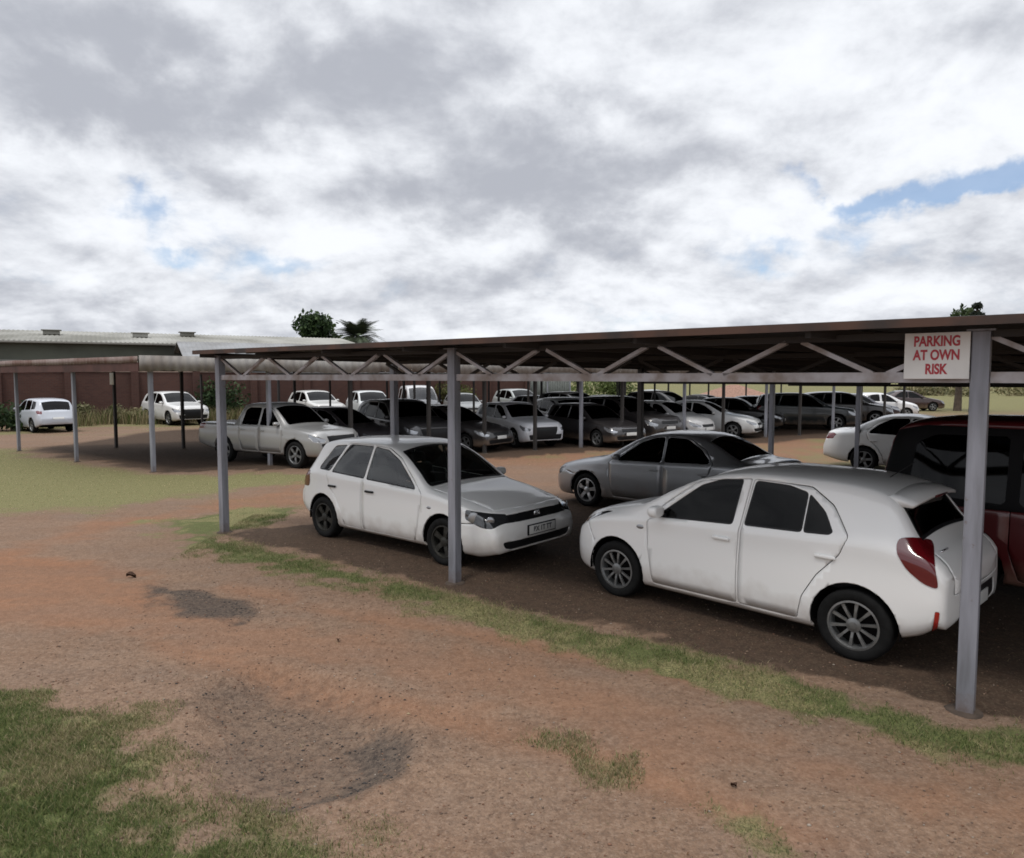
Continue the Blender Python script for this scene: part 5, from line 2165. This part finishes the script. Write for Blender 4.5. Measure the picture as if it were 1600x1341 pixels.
def limb(bm, pts, n=8):
    """tapered tube through (x,y,z,r)"""
    prev = None
    for i, q in enumerate(pts):
        a = Vector(pts[max(0, i - 1)][:3])
        c_ = Vector(pts[min(len(pts) - 1, i + 1)][:3])
        d = (c_ - a).normalized()
        s = d.cross(Vector((.3, .9, .1))).normalized()
        u = s.cross(d)
        row = [bm.verts.new(Vector(q[:3]) + (s * math.cos(t) + u * math.sin(t)) * q[3]) for t in [2 * math.pi * k / n for k in range(n)]]
        if prev:
            for k in range(n):
                bm.faces.new((prev[k], prev[(k + 1) % n], row[(k + 1) % n], row[k]))
        prev = row
    bm.faces.new(prev)


def tree(name, px, fwd, top_py, wid_px, label, cols, n=9000, leaf=.22, zlow=.45):
    x_ = (px - CX) / F * fwd
    htop = HC + (590 - top_py) / F * fwd
    wr_ = wid_px / F * fwd / 2
    root = empty(name, Vector((x_, fwd, 0)), 0, label=label, cat='tree')
    bm = bmesh.new()
    r0 = htop * .03
    limb(bm, [(0, 0, -.2, r0 * 1.3), (.05, 0, htop * .2, r0), (-.05, .1, htop * .45, r0 * .7), (.1, 0, htop * .75, r0 * .3)])
    rnd = random.Random(int(px))
    blobs = []
    for k in range(13):
        a = rnd.uniform(0, 6.28)
        t = rnd.uniform(0, 1)
        rr = wr_ * .62 * math.sqrt(rnd.random()) * (1.05 - .5 * t)
        zc = htop * (zlow + (.90 - zlow) * t)
        s = wr_ * rnd.uniform(.30, .48)
        zc = min(zc, htop - s * .8)
        blobs.append((rr * math.cos(a), rr * math.sin(a), zc, s, s, s * .8))
        limb(bm, [(0, 0, htop * (.25 + .3 * t), r0 * .4), (rr * .6 * math.cos(a), rr * .6 * math.sin(a), zc - s * .3, r0 * .25), (rr * math.cos(a), rr * math.sin(a), zc, r0 * .08)], 6)
    mesh_obj('trunk', bm, M_BARK, root)
    leaf_cloud('crown', blobs, n, leaf, cols, root)
    return root


DG = [(.028, .050, .020), (.040, .068, .026), (.055, .085, .032), (.020, .036, .016)]
tree('tree', 489, 72, 492, 100, 'dark round leafy tree rising behind the near carport roof, left of the palm', DG, 9000, .26, .5)
tree('tree', 1496, 52, 481, 110, 'green bushy tree showing above the carport roof at right', [(.05, .075, .03), (.075, .10, .04), (.04, .06, .025)], 7000, .2, .5)
tree('conifer', 1521, 50, 458, 24, 'thin dark spiky tree top above the parking sign post', [(.025, .035, .025), (.035, .045, .03)], 2500, .16, .55)


def palm(px, fwd, top_py, label):
    x_ = (px - CX) / F * fwd
    zt = HC + (590 - top_py) / F * fwd - .7
    root = empty('palm_tree', Vector((x_, fwd, 0)), 0, label=label, cat='palm tree')
    bm = bmesh.new()
    limb(bm, [(0, 0, -.2, .28), (.05, 0, zt * .5, .22), (0, .05, zt, .2)], 10)
    mesh_obj('trunk', bm, M_BARK, root)
    bm = bmesh.new()
    rnd = random.Random(3)
    for k in range(130):
        a = rnd.uniform(0, 6.28)
        el = rnd.uniform(-.5, 1.2)
        Lf = rnd.uniform(1.6, 3.0)
        prevp = Vector((0, 0, zt))
        d = Vector((math.cos(a) * math.cos(el), math.sin(a) * math.cos(el), math.sin(el)))
        side = d.cross(Vector((0, 0, 1))).normalized()
        for i in range(12):
            d = (d + Vector((0, 0, -.085))).normalized()
            q = prevp + d * Lf / 12
            if i > 1:
                ll = .62 * math.sin(math.pi * (i / 12.5) ** .7) + .05
                for sd in (-1, 1):
                    for m_ in (0, .33, .66):
                        b0 = prevp.lerp(q, m_)
                        tip = b0 + side * sd * ll + d * ll * .6 + Vector((0, 0, -.12 * ll))
                        bm.faces.new([bm.verts.new(b0 - d * .03), bm.verts.new(b0 + d * .03), bm.verts.new(tip)])
            bm.faces.new([bm.verts.new(prevp - side * .025), bm.verts.new(prevp + side * .025), bm.verts.new(q + side * .02), bm.verts.new(q - side * .02)])
            prevp = q
    mesh_obj('crown', bm, pbr('palm_leaf', (.065, .085, .045), .6, var=.3, vscale=2), root, smooth=False)


palm(560, 68, 516, 'palm tree with drooping fronds right of the dark round tree')


def bush(px, fwd, w, h, label, cols, n=1500, leaf=.12, name='bush', grp=None):
    x_ = (px - CX) / F * fwd
    root = empty(name, Vector((x_, fwd, 0)), 0, label=label, cat='bush', group=grp)
    rnd = random.Random(int(px * 3))
    blobs = []
    for k in range(7):
        s = h * rnd.uniform(.28, .42)
        blobs.append((rnd.uniform(-.5, .5) * w, rnd.uniform(-.4, .4), rnd.uniform(.3, .75) * h, s * 1.2, s, s))
    leaf_cloud('foliage', blobs, n, leaf, cols, root)
    bm = bmesh.new()
    for k in range(5):
        bx_ = rnd.uniform(-.3, .3) * w
        limb(bm, [(bx_ * .3, 0, -.1, .03), (bx_ * .7, .05, h * .4, .02), (bx_, 0, h * .75, .008)], 5)
    mesh_obj('stem', bm, M_BARK, root)


bush(14, 32.5, 3.0, 1.7, 'dark green shrub at the left picture edge by the brick wall', DG, 1800)
bush(168, 37.5, 3.2, 1.0, 'pale scrubby bush between the two white cars at the brick wall', [(.22, .21, .11), (.26, .24, .14), (.15, .16, .075)], 1800, .09)
bush(345, 40, 1.6, 2.1, 'dark shrub behind the pickup load bed', DG, 1500)
bush(715, 47, 2.0, 2.0, 'olive shrub against the brick wall behind the second post', [(.09, .10, .03), (.12, .12, .05)], 1300)
bush(507, 45, 1.2, 2.4, 'yellowish creeper shrub on the brick wall behind the pickup', [(.16, .16, .06), (.20, .18, .08)], 1200)
bush(925, 62, 5, 3.6, 'green bush beyond the dark metal gate', [(.09, .12, .04), (.12, .15, .055)], 2500, .16)
# tall weeds in front of the wall
nw = 9000
t_ = rng.uniform(0, 22, nw)
off = rng.uniform(-2.6, -.5, nw)
nrm2 = Vector((-dB.y, dB.x, 0))
bx = W0.x + dB.x * t_ + nrm2.x * off
by = W0.y + dB.y * t_ + nrm2.y * off
dens = fbm(bx, by, .5, 3, 3)
k = rng.random(nw) < sstep(.35, .6, dens)
blades('tall_grass', bx[k], by[k], np.full(k.sum(), .80), .035, tones(k.sum(), np.full(k.sum(), .7)), 'tall dry weeds at the foot of the brick wall', .5)
# far tree belt on the horizon, one mass
bl = []
rnd = random.Random(5)
for k in range(170):
    xx = rnd.uniform(-260, 420)
    hh = rnd.uniform(2.2, 5.0)
    bl.append((xx, 330 + rnd.uniform(-25, 25), hh * .5, rnd.uniform(4, 9), 4, hh * .55))
ft = leaf_cloud('distant_trees', bl, 26000, .9, DG + [(.08, .10, .05)], None)
tag(ft, 'low belt of distant trees along the horizon', 'trees', kind='stuff')
# dry tan scrub at far right
bl = []
for k in range(40):
    bl.append((rnd.uniform(52, 95), rnd.uniform(88, 110), .6, rnd.uniform(1, 2.5), 1.2, rnd.uniform(.6, 1.5)))
sc_ = leaf_cloud('dry_scrub', bl, 9000, .25, [(.30, .26, .15), (.24, .22, .12), (.14, .14, .07)], None)
tag(sc_, 'dry tan scrub growing beyond the carports at far right', 'scrub', kind='stuff')

# ------------------------------------------------------------------ sky and light
SUN_EL, SUN_AZ = R(66), R(205)
w = bpy.data.worlds.new('World')
scene.world = w
w.use_nodes = True
nt = w.node_tree
nt.nodes.clear()
out = N(nt, 'ShaderNodeOutputWorld')
tc = N(nt, 'ShaderNodeTexCoord')
D = tc.outputs['Generated']
sky = N(nt, 'ShaderNodeTexSky', sky_type='NISHITA')
sky.sun_disc = False
sky.sun_elevation = SUN_EL
sky.sun_rotation = SUN_AZ
sky.altitude = 1300
sky.air_density = 1.0
sky.dust_density = .6
sky.ozone_density = 1.5
sep = N(nt, 'ShaderNodeSeparateXYZ')
nt.links.new(D, sep.inputs[0])
zc = mth('MAXIMUM', sep.outputs[2], 0.0)
den = mth('ADD', zc, .40)
px_ = mth('DIVIDE', sep.outputs[0], den)
py_ = mth('DIVIDE', sep.outputs[1], den)
cmb = N(nt, 'ShaderNodeCombineXYZ')
nt.links.new(px_, cmb.inputs[0])
nt.links.new(py_, cmb.inputs[1])
PV = cmb.outputs[0]


def skyn(scale, detail, rough, dist=0., off=0., push=0.):
    mpn = N(nt, 'ShaderNodeMapping')
    mpn.inputs['Location'].default_value = (off, off * 1.7, off * .3)
    if push:      # the same field, read a little nearer the zenith: lights the cloud tops
        sc = N(nt, 'ShaderNodeVectorMath', operation='SCALE')
        nt.links.new(PV, sc.inputs[0])
        sc.inputs['Scale'].default_value = 1 - push
        nt.links.new(sc.outputs[0], mpn.inputs[0])
    else:
        nt.links.new(PV, mpn.inputs[0])
    n = N(nt, 'ShaderNodeTexNoise')
    n.inputs['Scale'].default_value = scale
    n.inputs['Detail'].default_value = detail
    n.inputs['Roughness'].default_value = rough
    n.inputs['Distortion'].default_value = dist
    nt.links.new(mpn.outputs[0], n.inputs['Vector'])
    return n.outputs['Fac']


nA = skyn(1.6, 9, .56, .1, 3.1)
nB = skyn(3.9, 9, .60, .15, 7.7)
nB2 = skyn(3.9, 6, .58, .15, 7.7, .05)
nA2 = skyn(1.6, 4, .55, .1, 3.1, .06)
nC = skyn(.8, 8, .55, .2, 12.3)
# warp directions so that cloud banks have ragged edges
wn = N(nt, 'ShaderNodeTexNoise')
wn.inputs['Scale'].default_value = 5.
wn.inputs['Detail'].default_value = 6
wn.inputs['Roughness'].default_value = .6
nt.links.new(D, wn.inputs['Vector'])
vm = N(nt, 'ShaderNodeVectorMath', operation='MULTIPLY_ADD')
nt.links.new(wn.outputs['Color'], vm.inputs[0])
vm.inputs[1].default_value = (.30, .30, .22)
vm.inputs[2].default_value = (-.15, -.15, -.11)
va = N(nt, 'ShaderNodeVectorMath', operation='ADD')
nt.links.new(D, va.inputs[0])
nt.links.new(vm.outputs[0], va.inputs[1])
DW = va.outputs[0]


def pdir(px, py):
    xd, yd = px - CX, py - CY
    v = Vector((xd, F * cT - yd * sT, -(F * sT + yd * cT)))
    return v.normalized()


def bank(px, py, rx, ry):
    """soft elliptical cloud bank about the sky direction seen at (px,py); radii in degrees"""
    c = pdir(px, py)
    right = c.cross(Vector((0, 0, 1))).normalized()
    up = right.cross(c)
    acc = None
    for ax, r in ((right, rx), (up, ry)):
        d = N(nt, 'ShaderNodeVectorMath', operation='DOT_PRODUCT')
        nt.links.new(DW, d.inputs[0])
        d.inputs[1].default_value = ax
        q = mth('DIVIDE', d.outputs['Value'], math.sin(R(r)))
        q = mth('MULTIPLY', q, q)
        acc = q if acc is None else mth('ADD', acc, q)
    f = N(nt, 'ShaderNodeVectorMath', operation='DOT_PRODUCT')
    nt.links.new(D, f.inputs[0])
    f.inputs[1].default_value = c
    e = mth('EXPONENT', mth('MULTIPLY', acc, -1.))
    return mth('MULTIPLY', e, mth('GREATER_THAN', f.outputs['Value'], 0.))


def total(lst):
    acc = None
    for px, py, rx, ry, wt in lst:
        v = mth('MULTIPLY', bank(px, py, rx, ry), wt)
        acc = v if acc is None else mth('ADD', acc, v)
    return acc


shade = total([(240, 205, 15, 4.2, .30), (60, 120, 8, 4, .22), (560, 140, 11, 4.5, .20), (820, 275, 9, 4.6, .30), (650, 60, 10, 3.4, .20), (1500, 60, 8, 3, .20), (1130, 240, 10, 3.5, .12), (100, 20, 14, 3, .12),
               (390, 305, 5, 1.2, .16), (900, 345, 5, 2, .14), (1050, 395, 8, 1.6, .10), (1480, 395, 7, 1.6, .10), (240, 450, 12, 1.6, .10), (820, 455, 10, 1.4, .09), (130, 385, 5, 2, .08),
               (370, 45, 4.5, 3, -.26), (640, 88, 4, 1.8, -.20), (480, 262, 7, 2.2, -.26), (200, 120, 4.5, 1.2, -.18), (920, 85, 5, 3, -.20), (60, 250, 6, 2.4, -.20), (1250, 120, 9, 4, -.14), (1180, 340, 10, 2, -.10),
               (700, 380, 16, 2.4, -.16), (300, 340, 8, 2.2, -.14), (1400, 190, 8, 2, -.14), (1080, 385, 3, 1.2, -.14), (560, 510, 20, 2, -.10)])
gaps = total([(1575, 245, 3.8, 1.3, .50), (1480, 285, 5.0, .9, .40), (1320, 298, 3.2, .9, .40), (1310, 345, 3.5, .8, .24), (1200, 395, 3.6, 1.0, .26), (222, 342, 1.3, 1.0, .26), (275, 385, 2.4, .7, .28), (455, 420, 3, .9, .22),
              (165, 318, 1.6, .9, .24), (1010, 480, 6, .8, .16), (90, 415, 4, .8, .16), (800, 440, 40, 4.0, .10)])
dn = mth('ADD', mth('MULTIPLY', mth('SUBTRACT', nA, .5), .75), mth('MULTIPLY', mth('SUBTRACT', nB, .5), .95))
dn = mth('ADD', dn, shade)
rel = mth('ADD', mth('MULTIPLY', mth('SUBTRACT', nB2, nB), .55), mth('MULTIPLY', mth('SUBTRACT', nA2, nA), 1.0))
dn = mth('SUBTRACT', dn, rel)
lum = ramp(dn, -.30, .44, 1.0, 0.0)
cold = mixc(lum, (.445, .465, .52), (.905, .93, .975))
# sky overhead, out of view, brightened to throw more light on the scene
ov = ramp(sep.outputs[2], .45, .95, 1.0, 2.2)
gmask = ramp(mth('ADD', mth('ADD', mth('MULTIPLY', mth('SUBTRACT', nB, .5), .8), mth('MULTIPLY', mth('SUBTRACT', nC, .5), .5)), gaps), .12, .50)
bgS = N(nt, 'ShaderNodeBackground')
nt.links.new(sky.outputs[0], bgS.inputs[0])
bgS.inputs[1].default_value = .13
bgC = N(nt, 'ShaderNodeBackground')
nt.links.new(cold, bgC.inputs[0])
nt.links.new(ov, bgC.inputs[1])
mx = N(nt, 'ShaderNodeMixShader')
nt.links.new(mth('MULTIPLY', gmask, .8), mx.inputs[0])
nt.links.new(bgC.outputs[0], mx.inputs[1])
nt.links.new(bgS.outputs[0], mx.inputs[2])
nt.links.new(mx.outputs[0], out.inputs[0])

sl = bpy.data.lights.new('sun', 'SUN')
sl.energy = 1.5
sl.angle = R(11)
sl.color = (1, .95, .88)
so = bpy.data.objects.new('sun', sl)
so.rotation_euler = (math.pi / 2 - SUN_EL, 0, math.pi - SUN_AZ)
link(so)

# ------------------------------------------------------------------ camera and render settings
cam = bpy.data.cameras.new('camera')
cam.sensor_fit = 'HORIZONTAL'
cam.sensor_width = 36.
cam.lens = 36. * F / 1600
cam.clip_start = .05
cam.clip_end = 9000
co = bpy.data.objects.new('camera', cam)
co.location = (0, 0, HC)
co.rotation_euler = (math.pi / 2 - TH, 0, 0)
link(co)
scene.camera = co
scene.view_settings.view_transform = 'Standard'
scene.view_settings.look = 'None'
scene.view_settings.exposure = 0.10
scene.view_settings.gamma = 1.0
scene.cycles.filter_width = 1.7
scene.cycles.use_denoising = True
scene.cycles.max_bounces = 8
scene.cycles.transparent_max_bounces = 16
